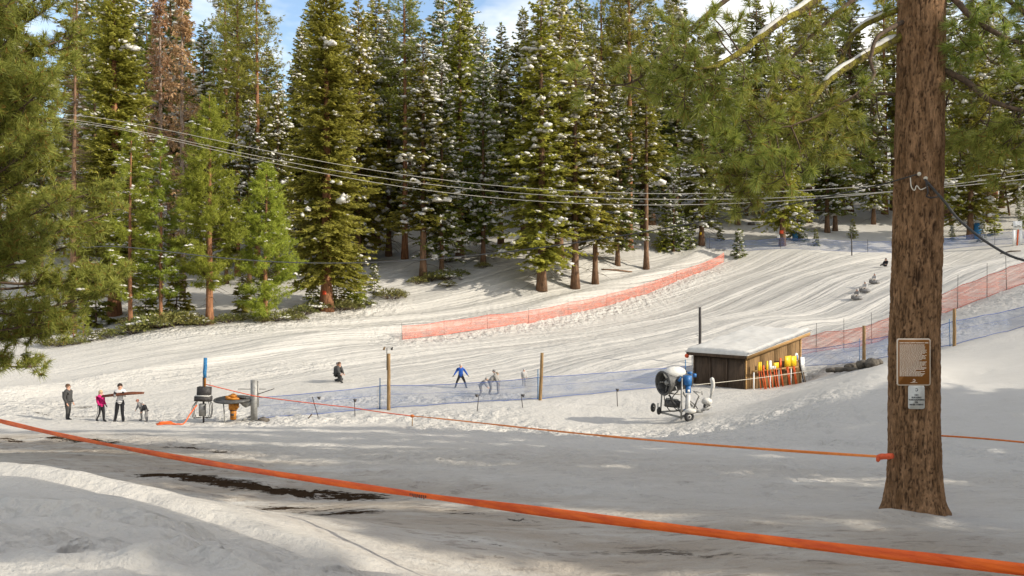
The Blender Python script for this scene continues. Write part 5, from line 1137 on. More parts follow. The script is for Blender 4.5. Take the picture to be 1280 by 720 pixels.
for i in range(3):     # plywood sheets of the low wall
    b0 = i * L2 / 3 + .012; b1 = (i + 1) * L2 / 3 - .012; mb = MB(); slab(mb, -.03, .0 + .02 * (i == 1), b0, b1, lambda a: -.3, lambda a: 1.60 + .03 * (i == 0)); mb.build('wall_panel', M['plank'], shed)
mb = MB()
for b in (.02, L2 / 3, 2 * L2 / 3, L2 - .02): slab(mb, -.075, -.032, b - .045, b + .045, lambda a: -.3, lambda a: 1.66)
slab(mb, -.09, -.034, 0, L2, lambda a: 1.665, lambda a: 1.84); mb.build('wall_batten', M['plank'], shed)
for i in range(4):
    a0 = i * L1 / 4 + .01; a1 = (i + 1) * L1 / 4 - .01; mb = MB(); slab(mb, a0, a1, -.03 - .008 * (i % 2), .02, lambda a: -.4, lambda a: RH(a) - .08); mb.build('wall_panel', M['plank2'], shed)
mb = MB(); slab(mb, -.02, .09, -.08, -.04, lambda a: -.4, lambda a: RH(a) - .1); mb.build('corner_post', M['fascia'], shed); mb = MB(); slab(mb, L1 - .09, L1 + .02, -.08, -.04, lambda a: -.4, lambda a: RH(a) - .1); mb.build('corner_post', M['fascia'], shed)
mb = MB(); slab(mb, L1 - .03, L1, .0, L2, lambda a: -.4, lambda a: RH(a) - .1); slab(mb, 0, L1, L2 - .03, L2, lambda a: -.4, lambda a: RH(a) - .1); mb.build('back_wall', M['plank'], shed)
mb = MB(); slab(mb, -.28, L1 + .42, -.32, L2 + .3, lambda a: RH(a) - .04, lambda a: RH(a) + .03); mb.build('roof', M['plank'], shed)
mb = MB(); slab(mb, -.30, L1 + .44, -.37, -.323, lambda a: RH(a) - .17, lambda a: RH(a) + .06); mb.build('fascia', M['fascia'], shed)
mb = MB(); slab(mb, L1 + .423, L1 + .46, -.32, L2 + .3, lambda a: RH(a) - .17, lambda a: RH(a) + .05); mb.build('fascia', M['fascia'], shed)
mb = MB(); slab(mb, -.33, -.283, -.32, L2 + .3, lambda a: RH(a) - .14, lambda a: RH(a) + .04); mb.build('eave_board', M['plank'], shed)
mb = MB(); mb.ball(sp(-.33, L2 + .25, 1.62), (.13, .11, .12), 8, 6, .1); mb.build('eave_lamp', M['redrope'], shed, True)
mb = MB(); mb.add(*[(lambda t: (t[0], t[1]))((np.concatenate(x.V), np.concatenate(x.F)))[i] for x in [MB().tube([sp(-.12, L2 + .06, -.2), sp(-.12, L2 + .06, 1.6)], .03, 6)] for i in (0, 1)]); mb.build('downpipe', M['white'], shed)
na, nb_ = 46, 34; Ag, Bg = np.meshgrid(np.linspace(-.36, L1 + .50, na), np.linspace(-.42, L2 + .36, nb_)); ea = np.minimum(np.minimum(Ag + .36, L1 + .50 - Ag), np.minimum(Bg + .42, L2 + .36 - Bg))
th = .07 + .15 * (1 - np.exp(-ea / .06)) + .09 * fbm(Ag / 1.4, Bg / 1.4, 3, 5) + .05 * fbm(Ag / .3, Bg / .3, 2, 6) * np.exp(-ea / .3)
top = np.stack([e1[0] * Ag + e2[0] * Bg, e1[1] * Ag + e2[1] * Bg, RH(Ag) + .03 + th], -1); bt = top.copy(); bt[..., 2] = RH(Ag) + .034 + 0 * th
V = np.concatenate([top.reshape(-1, 3), bt.reshape(-1, 3)]); I = np.arange(na * nb_).reshape(nb_, na); F = [np.stack([I[:-1, :-1], I[:-1, 1:], I[1:, 1:], I[1:, :-1]], -1).reshape(-1, 4)]; nn_ = na * nb_
for e in (I[0], I[-1], I[:, 0], I[:, -1]): F.append(np.stack([e[:-1], e[1:], e[1:] + nn_, e[:-1] + nn_], -1))
link('roof_snow', mesh_np('roof_snow', V, np.concatenate(F), M['snow'], smooth=True), shed)
def ua(u, off=.0):     # where the view line at u meets the rack wall
    kk = (u - 640) / FPX; return (kk * cC[1] - cC[0]) / (e1[0] - kk * e1[1])
mb = MB(); slab(mb, ua(932), ua(991), -.50, -.40, lambda a: .98, lambda a: 1.06); mb.build('rack_rail', M['fascia'], shed)
mb = MB()
for u in (933, 953.5, 964.5, 979.5): a = ua(u); mb.tube([sp(a, -.45, -.3), sp(a, -.45, .985)], .035, 6)
mb.build('rack_leg', M['white'], shed)
def SW(a, b, z): return sp(a, b, z) + np.array((cC[0], cC[1], zb))
gz = lambda a, b: H(*SW(a, b, 0)[:2]) - zb
def tool(u, label, name, cat, blade, bmat, hmat, z0, z1, hw=.022, n=1, tilt=0):
    a = ua(u); b = -.56; o = SW(a, b, 0); t = thing(name, label, cat, o, yaw1); zl = gz(a, b)
    MB().tube([(tilt, -.12, zl - .05), (0, .06, z0)], hw, 6).build('handle', M[hmat], t)
    MB().prism(blade, .03, .075).build('blade', M[bmat], t); return t
zz = lambda v, d=47: CZ - (v - 360) / FPX * d - zb
def rect(w, v0, v1, w2=None):
    w *= 1.35; w2 = w2 and w2 * 1.35
    return [(-w / 2, zz(v1)), (w / 2, zz(v1)), ((w2 or w) / 2, zz(v0)), (-(w2 or w) / 2, zz(v0))]
tool(938.2, 'yellow bladed shovel standing upside down at the left end of the rack', 'shovel', 'shovel', rect(.10, 450.5, 461, .06), 'yel', 'ora', zz(461), 0, tilt=-.05)
tool(940.5, 'yellow bladed shovel leaning against the first one at the left end of the rack', 'shovel', 'shovel', rect(.09, 450.5, 461, .07), 'yel', 'ora', zz(461), 0, tilt=.12)
tool(943.8, 'small red orange scoop between the yellow shovels at the left of the rack', 'shovel', 'shovel', rect(.15, 455, 461, .05), 'ora', 'ora', zz(461), 0, .04)
tool(948.5, 'yellow bladed shovel just left of the white scoop', 'shovel', 'shovel', rect(.12, 450, 461, .08), 'yel', 'ora', zz(461), 0, .035)
tool(952.4, 'white scoop standing in the rack', 'shovel', 'shovel', rect(.17, 450, 460.5, .12), 'white', 'ora', zz(461), 0, .03)
tool(959.6, 'wide low yellow blade in the middle of the rack', 'shovel', 'shovel', rect(.34, 453, 460), 'yel', 'ora', zz(460), 0, .035)
tool(965.2, 'red orange narrow scoop beside the wide low yellow blade', 'shovel', 'shovel', rect(.17, 448, 460, .07), 'ora', 'ora', zz(461), 0, .045)
t = tool(974.5, 'left one of the two big yellow panels on the rack', 'panel', 'panel', rect(.44, 446, 459.5), 'yel', 'ora', zz(459), 0, .035); MB().tube([(-.12, -.12, gz(ua(974), -.6)), (-.12, .06, zz(459))], .03, 6).build('handle', M['ora'], t)
t = tool(981.2, 'right one of the two big yellow panels on the rack', 'panel', 'panel', rect(.42, 446.8, 459.5), 'yel', 'ora', zz(459), 0, .035); MB().tube([(.10, -.12, gz(ua(981), -.6)), (.10, .06, zz(459))], .03, 6).build('handle', M['ora'], t)
tool(956.8, 'low white block sitting in the middle of the rack rail', 'block', 'block', rect(.26, 457, 460.5), 'white', 'ora', zz(460), 0, .03)
a = ua(986.5); t = thing('paddle_sign', 'round topped white and blue sign on a dark pole', 'sign', SW(a, -.5, 0), yaw1)
MB().prism([(.16 * math.cos(q), zz(448.5) + .22 * math.sin(q)) for q in np.linspace(0, 6.28, 18, endpoint=False)], .04, .08).build('sign_face', M['white'], t); MB().box((.03, .03, zz(449)), (.11, .02, .26)).build('emblem', M['blue'], t)
MB().tube([(.40, -.16, gz(a, -.6)), (.16, .0, zz(453))], [.03, .05], 6).build('pole_shaft', M['box'], t)
a = ua(995); t = thing('leaning_board', 'white board with wooden legs leaning at the right end of the rack', 'board', SW(a, -.4, 0), yaw1); MB().box((0, 0, zz(459)), (.36, .04, .80), (R(-6), R(6), 0)).build('board_face', M['white'], t)
MB().tube([(.14, -.1, gz(a, -.5)), (.06, 0, zz(468))], .03, 6).build('leg', M['wood'], t)
rpz = zfit((8.2, 40.2), (16.2, 48.0), [(880, 480), (931, 474.5), (992, 466.5)], 24); tag(MB().tube(rpz, .012, 5).build('rope', M['cable']), 'pale rope strung across the front of the shed and its tool rack', 'rope')
# logs and stones dug out beside the mound
for i, (u, d, l, r_, yw, lab) in enumerate([(1052, 43.2, 1.6, .12, .2, 'long dark log at the left of the log heap on the mound'), (1068, 42.6, 1.1, .17, .5, 'short thick log in the middle of the log heap on the mound'), (1062, 42.0, 1.3, .10, -.2, 'thin split log lying in front of the log heap'), (1084, 41.8, .9, .20, .1, 'stubby log at the right end of the log heap below the short post')]):
    g = gat(u, d, r_ * .7); t = MB().tube([(-l / 2, 0, 0), (-l / 5, .02, .03), (l / 4, -.02, .02), (l / 2, 0, .06)], [r_ * .9, r_, r_ * 1.04, r_ * .9], 9); o = t.build('log', M['rock'], None); o.location = g; o.rotation_euler = (0, 0, yw); tag(o, lab, 'log')
for i, (u, d, s_, lab) in enumerate([(1047, 43.8, .22, 'dark stone left of the log heap'), (1090, 41.4, .34, 'big dark stone right of the log heap'), (1097, 41.6, .26, 'stone touching the great pine in the view, right of the log heap')]):
    g = gat(u, d, s_ * .4); tag(link('rock', MB().ball(g, (s_, s_ * .8, s_ * .75), 9, 7, .15).mesh('rock', M['rock'])), lab, 'rock')
g0 = gat(752, 97, .06); g1 = gat(790, 98.5, .10); tag(link('log', MB().tube([g0, (g0 + g1) / 2 + (0, 0, .06), g1], [.10, .09, .06], 7).mesh('log', M['bark'])), 'long fallen log on the snow right of the three firs by the hill path', 'log')
g0 = gat(935, 122, .1); tag(link('log', MB().tube([g0, g0 + (.9, 0, .1)], [.25, .2], 7).mesh('log', M['rock'])), 'dark stump lump lying in the forest below the hanging needle cluster', 'log')
g0 = gat(1250, 100, .06); g1 = gat(1276, 99, .08); tag(link('branch', MB().tube([g0, (g0 + g1) / 2 + (0, 0, .1), g1], [.05, .1, .05], 6).mesh('branch', M['twig'])), 'fallen branch on the snow below the white board', 'branch')

# markers and pads on the trunks
def marker(u, d, v, w, h, mat, lab, name='marker', cat='marker', off=.45):
    c = at(u, v, d - off); tag(link(name, MB().box(c, (w, .03, h)).mesh(name, M[mat])), lab, cat)
marker(405.5, 76, 366, .30, .34, 'mark', 'red orange marker on the trunk of the massive olive fir', off=.62)
marker(977, 109, 290, .45, .42, 'mark', 'orange square marker on a bare trunk at the upper blue net', off=.42)
marker(973, 109, 295.5, .35, .38, 'white', 'small white card below the orange square marker', off=.46)
marker(876, 110, 292, .22, .30, 'yel', 'yellow blaze on a thick trunk at the end of the upper blue net', off=.40)
marker(747, 92, 317, .28, .30, 'fascia', 'orange tag near the foot of the rightmost of the three firs', off=.38)
for u, d, h, r_, lab in [(994, 111.7, 1.7, .36, 'blue pad wrapped round the foot of the small snow burdened fir'), (1175, 111, 2.6, .34, 'blue pad just right of the great pine trunk'), (1222, 112.6, 2.0, .42, 'blue pad at the foot of the tall fir in the upper blue net')]:
    g = gat(u, d); t = MB().tube([g, g + (0, 0, h * .5), g + (.02, 0, h)], [r_, r_ * 1.08, r_], 12); tag(t.build('tree_pad', M['bpad']), lab, 'pad')
g = gat(1175, 111.4); plant('fir_n', g[0], g[1], 24, 'fir whose padded trunk shows just right of the great pine', 'tree', 'fir_tree')
g = gat(1272, 104); bd = thing('notice_board', 'white notice board on a frame at the upper right edge', 'notice board', g)
MB().box((0, 0, 2.35), (1.05, .06, 1.0)).build('board_face', M['white'], bd); MB().box((0, -.035, 2.18), (.8, .01, .16)).box((.1, -.035, 2.32), (.3, .01, .1)).build('print', M['grey'], bd)
MB().box((-.35, .03, .9), (.45, .04, 1.9)).box((.36, .03, .9), (.4, .04, 1.9)).build('frame', M['white'], bd); MB().box((0, 0, .9), (.13, .1, 1.9), (0, .06, 0)).build('post_shaft', M['ora'], bd)

# ------------------------------------------------------------------ snow gun
k = 38 / FPX
g = gat(855, 38.0); gun = thing('snow_gun', 'wheeled fan snow gun with dark barrel, blue valve head and snow on top', 'snow gun', g); Q = lambda u, v, y=0.0: np.array(((u - 855) * k, y, (523 - v) * k))
ax = unit(np.array((-.86, -.44, -.06))); bc = Q(845, 476, .1); fr = bc + ax * .62; bk = bc - ax * .62
prof = np.array([(-.64, .30), (-.60, .36), (-.35, .38), (-.05, .385), (.30, .40), (.55, .47), (.66, .50), (.67, .47), (.58, .43), (.2, .36), (-.5, .33)])
u_, w_ = frame_for(ax); n = 26; a = np.arange(n) * 2 * math.pi / n; V = np.concatenate([bc + ax * s + r_ * (np.cos(a)[:, None] * u_ + np.sin(a)[:, None] * w_) for s, r_ in prof]); Qd = [(i * n + j, i * n + (j + 1) % n, (i + 1) * n + (j + 1) % n, (i + 1) * n + j) for i in range(len(prof) - 1) for j in range(n)]
MB().quadtri(V, Qd).build('barrel', M['dsteel'], gun, True)
MB().ring(fr + ax * .04, ax, .49, .05, 28, 8).build('nozzle_ring', M['dsteel'], gun, True)
mb = MB(); mb.ball(fr - ax * .2, (.14, .14, .14), 10, 7)
for q in range(6): d_ = math.cos(q * 1.047) * u_ + math.sin(q * 1.047) * w_; mb.box(fr - ax * .22 + d_ * .25, (.06, .03, .4), (0, math.atan2(d_[0], d_[2]), 0))
mb.build('fan', M['steel'], gun); MB().ring(fr - ax * .1, ax, .3, .012, 24, 4).ring(fr - ax * .1, ax, .16, .012, 18, 4).build('guard', M['pole'], gun)
MB().ring(bk + ax * .02, ax, .34, .05, 24, 7).build('inlet_ring', M['box'], gun, True)
mb = MB(); mb.ball(bc + np.array((0, 0, .37)) + ax * .06, (.56, .32, .30), 16, 9, .05, (0, 0, math.atan2(ax[1], ax[0]))); mb.build('snow', M['snow'], gun, True)
mb = MB(); mb.box(Q(857, 473, -.35), (.30, .26, .42), (0, .05, .2)); mb.box(Q(858, 484, -.35), (.20, .2, .32)); mb.cyl(Q(850, 470, -.38), Q(846, 474, -.42), .07, .06); mb.cyl(Q(864, 467, -.35), Q(868, 467, -.35), .08, .08); mb.box(Q(860, 464, -.35), (.18, .2, .1)); mb.build('valve_head', M['blue'], gun)
MB().box(Q(858, 486, -.46), (.09, .02, .12)).build('label_plate', M['white'], gun)
MB().cyl(Q(858, 491, -.35), Q(857, 513, -.35), .098, .108, 14).build('stand_column', M['gunwhite'], gun, True); MB().disc(Q(857, 510, -.35), (0, 0, 1), .15, .07, 14).build('column_collar', M['blue'], gun)
fb = MB(); A1 = Q(824, 514, .1); A2 = Q(849, 519, -.35); A3 = Q(872, 512, .35)
fb.tube([A1, A2], .046, 6).tube([A2, A3], .046, 6).tube([A1, A3], .040, 6).tube([Q(828, 488, .1), Q(826, 516, .1)], .036, 6).tube([Q(850, 470, -.45), Q(849, 521, -.45)], .042, 6).tube([Q(836, 492, 0), Q(850, 514, -.3)], .040, 6).tube([Q(852, 488, -.2), Q(866, 507, .1)], .040, 6).tube([Q(842, 480, -.45), Q(845, 488, -.4)], .024, 6).tube([Q(868, 488, 0), Q(874, 494, 0), Q(866, 513, .1)], .040, 6).tube([Q(830, 490, .1), Q(852, 492, .1)], .040, 6)
fb.build('frame', M['steel'], gun); MB().box(Q(840, 503, -.05), (.62, .36, .30), (0, .10, 0)).build('compressor', M['dsteel'], gun); MB().box(Q(840, 497.6, -.05), (.5, .3, .05), (0, .1, 0)).build('compressor_lid', M['grey'], gun)
hb = MB()
for p in ([Q(829, 488, -.1), Q(831, 503, -.2), Q(838, 512, -.25), Q(850, 510, -.2)], [Q(835, 492, -.3), Q(842, 508, -.35), Q(852, 512, -.4)], [Q(846, 485, -.4), Q(838, 496, -.4), Q(845, 506, -.4)], [Q(860, 498, -.3), Q(868, 505, -.2), Q(872, 510, 0)]): hb.tube(smooth_line(p, 5), .022, 6)
hb.build('hose', M['bcable'], gun)
def wheel(c, r_, w, axis, parent):
    t = MB().ring(c, axis, r_ - w / 2, w / 2, 22, 8).build('tyre', M['black'], parent, True); MB().disc(c, axis, r_ - w * .75, w * .5, 16).build('rim', M['gunwhite'], t); MB().disc(c, axis, .05, w * .8, 10).build('hub_cap', M['pole'], t)
wax = unit(np.array((.35, -.9, 0)))
wheel(Q(858.5, 517.5, -.48), .235, .15, wax, gun); wheel(Q(818, 509.5, .35), .20, .13, unit(np.array((.85, -.5, 0))), gun); wheel(Q(823.5, 512, -.05), .17, .12, unit(np.array((.85, -.5, 0))), gun); wheel(Q(886, 508, .4), .19, .12, unit(np.array((.5, -.85, 0))), gun)
MB().ball(Q(860, 510.5, -.48), (.26, .16, .12), 12, 7, .04).build('fender_snow', M['snow'], gun, True); MB().ball(Q(886, 502, .4), (.24, .18, .17), 12, 7, .05).build('fender_snow', M['snow'], gun, True)
MB().tube(smooth_line([Q(822, 502, -.1), Q(821.5, 512, -.12)], 3), .03, 6).build('jack', M['steel'], gun)
MB().tube(smooth_line([Q(866, 516, .2), Q(878, 513, .3), Q(887, 505, .35), Q(891.5, 495, .4), Q(893, 482, .4), Q(891.5, 475, .4)], 4), [.045] * 12 + [.05] * 9, 8).build('tow_bar', M['steel'], gun, True)
MB().tube(smooth_line([Q(891, 492, .36), Q(893.5, 483, .36), Q(892.5, 475, .36), Q(890.5, 473, .36)], 4), [.03, .06, .075, .08, .085, .09, .09, .095, .1, .1, .095, .08, .05], 8).build('bar_snow', M['snow'], gun, True)
MB().box(Q(873, 489, .1), (.40, .05, .05), (0, .1, 0)).tube([Q(878, 488, .1), Q(878.5, 492.5, .1)], .03, 6).box(Q(875, 514, .2), (.3, .2, .1)).tube([Q(880, 512, .1), Q(891, 508, .3)], .05, 7).build('hitch', M['grey'], gun)

# ------------------------------------------------------------------ people
rng = np.random.default_rng(31)
BASE = dict(pel=(0, 0, .525), che=(0, 0, .70), nb=(-.005, 0, .815), nk=(.0, 0, .855), hd=(.012, 0, .915), tp=(.008, 0, .965),
            sl=(0, .105, .795), el=(-.015, .135, .635), wl=(.03, .14, .49), sr=(0, -.105, .795), er=(-.015, -.135, .635), wr=(.03, -.14, .49),
            hl=(0, .05, .50), kl=(.012, .058, .28), al=(-.01, .06, .05), tl=(.105, .07, .02), hr=(0, -.05, .50), kr=(.012, -.058, .28), ar=(-.01, -.06, .05), tr=(.105, -.07, .02))
RAD = dict(pel=.082, che=.098, nb=.070, nk=.036, hd=.062, tp=.046, sl=.050, el=.040, wl=.028, sr=.050, er=.040, wr=.028, hl=.068, kl=.047, al=.036, tl=.026, hr=.068, kr=.047, ar=.036, tr=.026)
EDG = [('pel', 'che', 'j'), ('che', 'nb', 'j'), ('nb', 'nk', 's'), ('nk', 'hd', 's'), ('hd', 'tp', 's'), ('nb', 'sl', 'j'), ('sl', 'el', 'j'), ('el', 'wl', 'j'), ('nb', 'sr', 'j'), ('sr', 'er', 'j'), ('er', 'wr', 'j'),
       ('pel', 'hl', 'p'), ('hl', 'kl', 'p'), ('kl', 'al', 'p'), ('al', 'tl', 'b'), ('pel', 'hr', 'p'), ('hr', 'kr', 'p'), ('kr', 'ar', 'p'), ('ar', 'tr', 'b')]
def person(label, u, d, ht, face, jac, pants, boots, haircol, pose=None, hairlen=0, hat=None, bulk=1.0, glove=None, stripe=None, group=None, dz=0.0, z0=None):
    """face: heading of the body in degrees, 0 = towards +X"""
    J = dict(BASE); J.update(pose or {}); J = {n: np.array(v) * ht for n, v in J.items()}; g = gat(u, d, dz - .03)
    t = thing('person', label, 'person', g, R(face), group)
    names = list(J); me = bpy.data.meshes.new('body'); me.from_pydata([tuple(J[n]) for n in names], [(names.index(a), names.index(b)) for a, b, _ in EDG], [])
    o = bpy.data.objects.new('body', me); C.objects.link(o); md = o.modifiers.new('skin', 'SKIN'); md.use_smooth_shade = True; sb = o.modifiers.new('sub', 'SUBSURF'); sb.levels = 2; sb.render_levels = 2
    for i, n in enumerate(names):
        sv = me.skin_vertices[0].data[i]; r_ = RAD[n] * ht * (bulk if n in ('pel', 'che', 'nb', 'sl', 'sr', 'el', 'er') else 1); sv.radius = (r_, r_ * (.80 if n in ('pel', 'che') else 1)) if n in ('pel', 'che') else (r_, r_); sv.use_root = (n == 'pel')
    bpy.context.view_layer.update(); ev = o.evaluated_get(bpy.context.evaluated_depsgraph_get()); m2 = bpy.data.meshes.new_from_object(ev); bpy.data.objects.remove(o)
    V = np.empty(len(m2.vertices) * 3, np.float32); m2.vertices.foreach_get('co', V); V = V.reshape(-1, 3); F = []
    for p in m2.polygons:
        q = list(p.vertices)
        for i in range(1, len(q) - 1): F.append((q[0], q[i], q[i + 1]))
    F = np.array(F); c = V[F].mean(1); segs = [(J[a], J[b], z) for a, b, z in EDG]; best = np.full(len(c), 9e9); idx = np.zeros(len(c), int); mi = {'j': 0, 'p': 1, 'b': 2, 's': 3}
    for a, b, z in segs:
        ab = b - a; tt = np.clip(((c - a) @ ab) / (ab @ ab + 1e-9), 0, 1); dd = np.linalg.norm(c - a - tt[:, None] * ab, axis=1); m = dd < best; best[m] = dd[m]; idx[m] = mi[z]
    hips = (np.linalg.norm(c - J['pel'], axis=1) < .085 * ht); idx[hips & (c[:, 2] > J['pel'][2] - .05 * ht)] = 0
    # hands: palm, four fingers and a thumb at each wrist; nose and ears on the head
    ex = MB(); hand_mat = 4 if glove else 3
    for e_, w_ in (('el', 'wl'), ('er', 'wr')):
        dv = unit(J[w_] - J[e_]); s1, s2 = frame_for(dv); h_ = ht / 1.75; pw = J[w_] + dv * .045 * h_
        ex.tube([J[w_], pw, pw + dv * .045 * h_], np.array([.024, .034, .030]) * h_, 7)
        for q, ln in enumerate((.062, .072, .068, .052)):
            b = pw + dv * .045 * h_ + s1 * (q - 1.5) * .018 * h_; ex.tube([b, b + dv * ln * .55 * h_ + s2 * .006 * h_, b + dv * ln * .95 * h_ + s2 * .026 * h_], np.array([.0095, .009, .007]) * h_, 5)
        ex.tube([pw - s1 * .026 * h_, pw + dv * .03 * h_ - s1 * .05 * h_ + s2 * .01 * h_, pw + dv * .058 * h_ - s1 * .048 * h_ + s2 * .02 * h_], np.array([.012, .0105, .008]) * h_, 5)
    nh = len(np.concatenate(ex.F)); fw = unit(J['hd'] - J['nk'] + np.array((.9, 0, 0)) * ht * .05); fw = unit(np.array((fw[0] + .6, fw[1], fw[2] * .2)))
    hd = J['hd']; sd = np.cross((0, 0, 1.0), fw)
    ex.ball(hd + fw * .062 * ht - np.array((0, 0, .004 * ht)), np.array((.011, .008, .012)) * ht, 6, 5)
    for s_ in (1, -1): ex.ball(hd + sd * s_ * .060 * ht, np.array((.010, .006, .016)) * ht, 6, 5)
    ex.ball(hd + fw * .055 * ht - np.array((0, 0, .026 * ht)), np.array((.008, .013, .004)) * ht, 6, 4)
    eV = np.concatenate(ex.V); eF = np.concatenate(ex.F); ei = np.full(len(eF), 3); ei[:nh] = hand_mat
    mats = [jac, pants, boots, M['skin'], glove or M['skin']]
    link('body', mesh_np('person_body', np.concatenate([V, eV]), np.concatenate([F, eF + len(V)]), mats, np.concatenate([idx, ei]), smooth=True), t)
    for s_ in (1, -1): MB().ball(hd + fw * .056 * ht + sd * s_ * .020 * ht + np.array((0, 0, .010 * ht)), .005 * ht, 6, 4).build('eye', M['ink'], t)
    hb = MB(); hb.ball(hd + np.array((-.010, 0, .022)) * ht - fw * .008 * ht, np.array((.066, .066, .062)) * ht, 12, 8, .03)
    if hairlen: hb.tube([hd - fw * .03 * ht, hd - fw * .052 * ht - np.array((0, 0, .07 * ht)), hd - fw * .05 * ht - np.array((0, 0, hairlen * ht))], np.array([.058, .05, .022]) * ht, 9)
    hb.build('hat' if hat else 'hair', hat or haircol, t, True)
    cb_ = MB(); cb_.ring(J['pel'] + np.array((0, 0, .012 * ht)), (0, 0, 1), .080 * ht * bulk, .014 * ht, 18, 6); cb_.build('jacket_hem', jac, t, True)
    if stripe:
        sm = MB()
        for a, b, s_ in (('hl', 'kl', 1), ('kl', 'al', 1), ('hr', 'kr', -1), ('kr', 'ar', -1)):
            p = J[a]; q = J[b]; r0, r1 = RAD[a] * ht, RAD[b] * ht; y = np.array((.3, s_, 0)); y = y / np.linalg.norm(y); sm.tube([p + y * r0 * .95, (p + q) / 2 + y * (r0 + r1) * .5, q + y * r1 * .98], .010 * ht, 5)
        sm.build('trouser_stripe', stripe, t)
    return t
cl = {n: cloth('cloth_' + n, c_) for n, c_ in dict(charcoal=(.055, .053, .050), dark=(.034, .034, .036), pink=(.50, .012, .13), white=(.60, .58, .56), grey=(.22, .21, .20), blue=(.02, .085, .36), black=(.015, .015, .017), pale=(.46, .44, .41), taupe=(.30, .28, .25), khaki=(.20, .165, .11)).items()}
hair = {n: cloth('hair_' + n, c_) for n, c_ in dict(dark=(.03, .02, .014), brown=(.10, .055, .03), blond=(.42, .31, .17), red=(.38, .10, .05)).items()}
person('man in charcoal jacket and dark trousers standing alone at the far left', 85, 42, 1.77, -8, cl['charcoal'], cl['charcoal'], cl['black'], hair['brown'], dict(kl=(.0, .05, .28), kr=(.015, -.04, .28), al=(-.03, .045, .05), tl=(.08, .055, .02), ar=(-.005, -.045, .05), tr=(.11, -.05, .02), wl=(.05, .13, .485), wr=(.055, -.13, .485), el=(-.03, .135, .64), er=(-.03, -.135, .64)), bulk=1.16)
walk = dict(kl=(.06, .05, .29), al=(.075, .05, .05), tl=(.185, .055, .02), kr=(-.01, -.05, .285), ar=(-.13, -.055, .07), tr=(-.03, -.06, .02), el=(-.02, .125, .64), wl=(.07, .125, .52), er=(.0, -.125, .64), wr=(.08, -.12, .53))
person('girl in a pink jacket with long fair hair and striped black trousers, walking', 126, 41.5, 1.50, -25, cl['pink'], cl['black'], cl['black'], hair['blond'], walk, hairlen=.17, glove=cl['black'], stripe=cl['white'])
carry = dict(kl=(.03, .06, .285), al=(.03, .075, .05), tl=(.14, .085, .02), kr=(-.01, -.08, .285), ar=(-.05, -.12, .05), tr=(.06, -.14, .02), el=(.06, .13, .66), wl=(.17, .10, .745), er=(.05, -.13, .66), wr=(.16, -.10, .735))
person('adult in white jacket and black white striped trousers carrying long brown skis', 150, 41.5, 1.84, -70, cl['white'], cl['black'], cl['black'], hair['dark'], carry, stripe=cl['white'], glove=cl['black'], bulk=1.08)
g = gat(150, 41.2); zc = CZ - (494 - 360) / FPX * 41.2
sk = thing('skis', 'pair of long red brown skis carried level at chest height by the adult in white', 'skis', (g[0], g[1] + .02, zc))
for i, (z0_, y0_) in enumerate(((0, 0), (.05, .05))):
    MB().tube([(-.88, y0_, -.09 + z0_), (-.2, y0_, .0 + z0_), (.5, y0_, .06 + z0_), (1.1, y0_, .075 + z0_)], [.03, .05, .05, .025], 6).build('ski', cloth('ski_brown%d' % i, (.15, .052, .026)), sk)
bend = dict(che=(.07, 0, .68), nb=(.12, 0, .78), nk=(.15, 0, .815), hd=(.18, 0, .87), tp=(.19, 0, .92), sl=(.11, .10, .765), sr=(.11, -.10, .765), el=(.16, .13, .62), er=(.16, -.13, .62), wl=(.22, .12, .50), wr=(.22, -.12, .50))
person('small child in grey jacket with reddish hat bending left beside the adult in white', 177, 41.6, 1.08, 200, cl['grey'], cl['taupe'], cl['black'], hair['red'], bend, hat=cloth('hat_rust', (.33, .13, .09)), bulk=1.2)
person('small child in black jacket right behind the bending child with reddish hat', 183.5, 41.3, 1.0, 190, cl['black'], cl['grey'], cl['black'], hair['dark'], dict(bend, kl=(.05, .05, .28)), hat=cl['pale'], bulk=1.2)
kneel = dict(pel=(0, 0, .30), che=(.05, 0, .47), nb=(.08, 0, .58), nk=(.10, 0, .615), hd=(.12, 0, .675), tp=(.115, 0, .725), sl=(.08, .105, .56), sr=(.08, -.105, .56), el=(.14, .14, .42), er=(.14, -.14, .42), wl=(.22, .11, .32), wr=(.22, -.11, .32),
             hl=(0, .06, .28), kl=(.20, .08, .10), al=(-.04, .08, .05), tl=(-.13, .08, .03), hr=(0, -.06, .28), kr=(.22, -.07, .26), ar=(.20, -.07, .05), tr=(.31, -.08, .02))
person('person in dark clothes kneeling alone on the snow left of the lamp post', 421, 52, 1.62, -20, cl['charcoal'], cl['charcoal'], cl['black'], hair['brown'], kneel, bulk=1.35)
person('person in dark coat crouching close behind the kneeling one', 419.5, 52.5, 1.5, -30, cl['charcoal'], cl['dark'], cl['black'], hair['brown'], kneel, hat=cl['grey'], bulk=1.3)
ride = dict(kl=(.07, .16, .27), al=(-.02, .22, .05), tl=(.09, .25, .02), kr=(.07, -.16, .27), ar=(-.02, -.22, .05), tr=(.09, -.25, .02), el=(.03, .20, .66), wl=(.08, .28, .54), er=(.03, -.20, .66), wr=(.08, -.28, .54))
person('youngster in blue jacket and dark trousers, legs wide, above the near blue net', 576, 50, 1.38, -85, cl['blue'], cl['black'], cl['black'], hair['blond'], ride, hat=cl['pale'], bulk=1.1, glove=cl['black'])
stoop = dict(che=(.12, 0, .64), nb=(.20, 0, .71), nk=(.24, 0, .735), hd=(.29, 0, .77), tp=(.32, 0, .81), sl=(.19, .10, .69), sr=(.19, -.10, .69), el=(.24, .12, .54), er=(.24, -.12, .54), wl=(.32, .10, .44), wr=(.32, -.10, .44), kl=(.07, .06, .28), kr=(.05, -.06, .28))
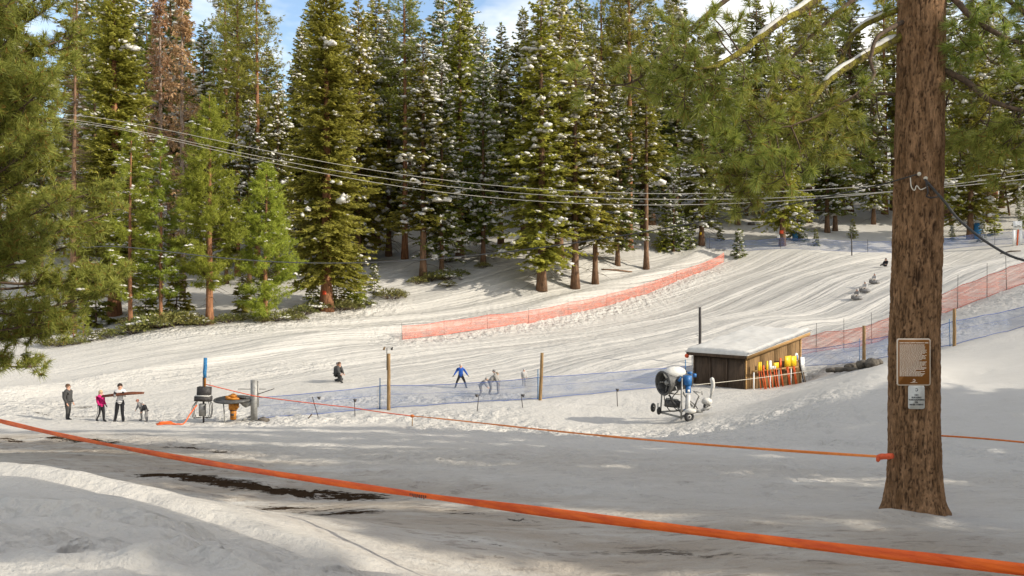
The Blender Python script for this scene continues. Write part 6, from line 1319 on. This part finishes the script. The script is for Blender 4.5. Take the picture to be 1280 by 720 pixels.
person('person in grey clothes stooping behind the near blue net, nearest to the youngster in blue', 600, 47, 1.25, 0, cl['grey'], cl['grey'], cl['grey'], hair['brown'], stoop, hat=cl['taupe'], bulk=1.15)
person('person in khaki jacket and grey trousers bending behind the near blue net', 612, 47.5, 1.45, 15, cl['taupe'], cl['grey'], cl['grey'], hair['brown'], stoop, hat=cl['khaki'], bulk=1.1)
person('person in taupe jacket upright behind the near blue net, rightmost of the grey group', 623, 47.6, 1.42, 170, cl['taupe'], cl['grey'], cl['grey'], hair['brown'], bend, hat=cl['grey'], bulk=1.1)
person('small child in pale clothes behind the near blue net left of the leaning post', 655, 50, 1.0, -80, cl['pale'], cl['taupe'], cl['taupe'], hair['brown'], None, hat=cl['pale'], bulk=1.2)
sit = dict(pel=(0, 0, .10), che=(-.05, 0, .26), nb=(-.05, 0, .375), nk=(-.04, 0, .41), hd=(-.02, 0, .47), tp=(-.02, 0, .52), sl=(-.05, .105, .355), sr=(-.05, -.105, .355), el=(.03, .14, .22), er=(.03, -.14, .22), wl=(.13, .12, .17), wr=(.13, -.12, .17),
           hl=(.03, .06, .09), kl=(.22, .08, .20), al=(.40, .08, .07), tl=(.44, .08, .16), hr=(.03, -.06, .09), kr=(.22, -.08, .20), ar=(.40, -.08, .07), tr=(.44, -.08, .16))
person('person in black sitting on the slope beside the great pine trunk', 1107, 93, 1.7, 215, cl['black'], cl['black'], cl['black'], hair['dark'], sit, bulk=1.2)
def slider(u, d, lab, tlab, col):
    g = gat(u, d); t = MB().ring(g + (0, 0, .16), (0, -.1, 1), .36, .14, 18, 8); tag(t.build('snow_tube', cl['grey'], None, True), tlab, 'snow tube')
    person(lab, u, d, 1.45, 215, cl[col], cl['taupe'], cl['grey'], hair['brown'], sit, hat=cl['pale'], bulk=1.15, dz=.20)
slider(1093, 82, 'person in pale clothes sliding on a tube, highest of the three on the slope', 'grey snow tube under the highest of the three sliders', 'pale')
slider(1081, 79.5, 'person in pale clothes sliding on a tube, middle of the three on the slope', 'grey snow tube under the middle one of the three sliders', 'pale')
slider(1071, 77.5, 'person in grey sliding on a tube, lowest of the three on the slope', 'grey snow tube under the lowest of the three sliders', 'grey')
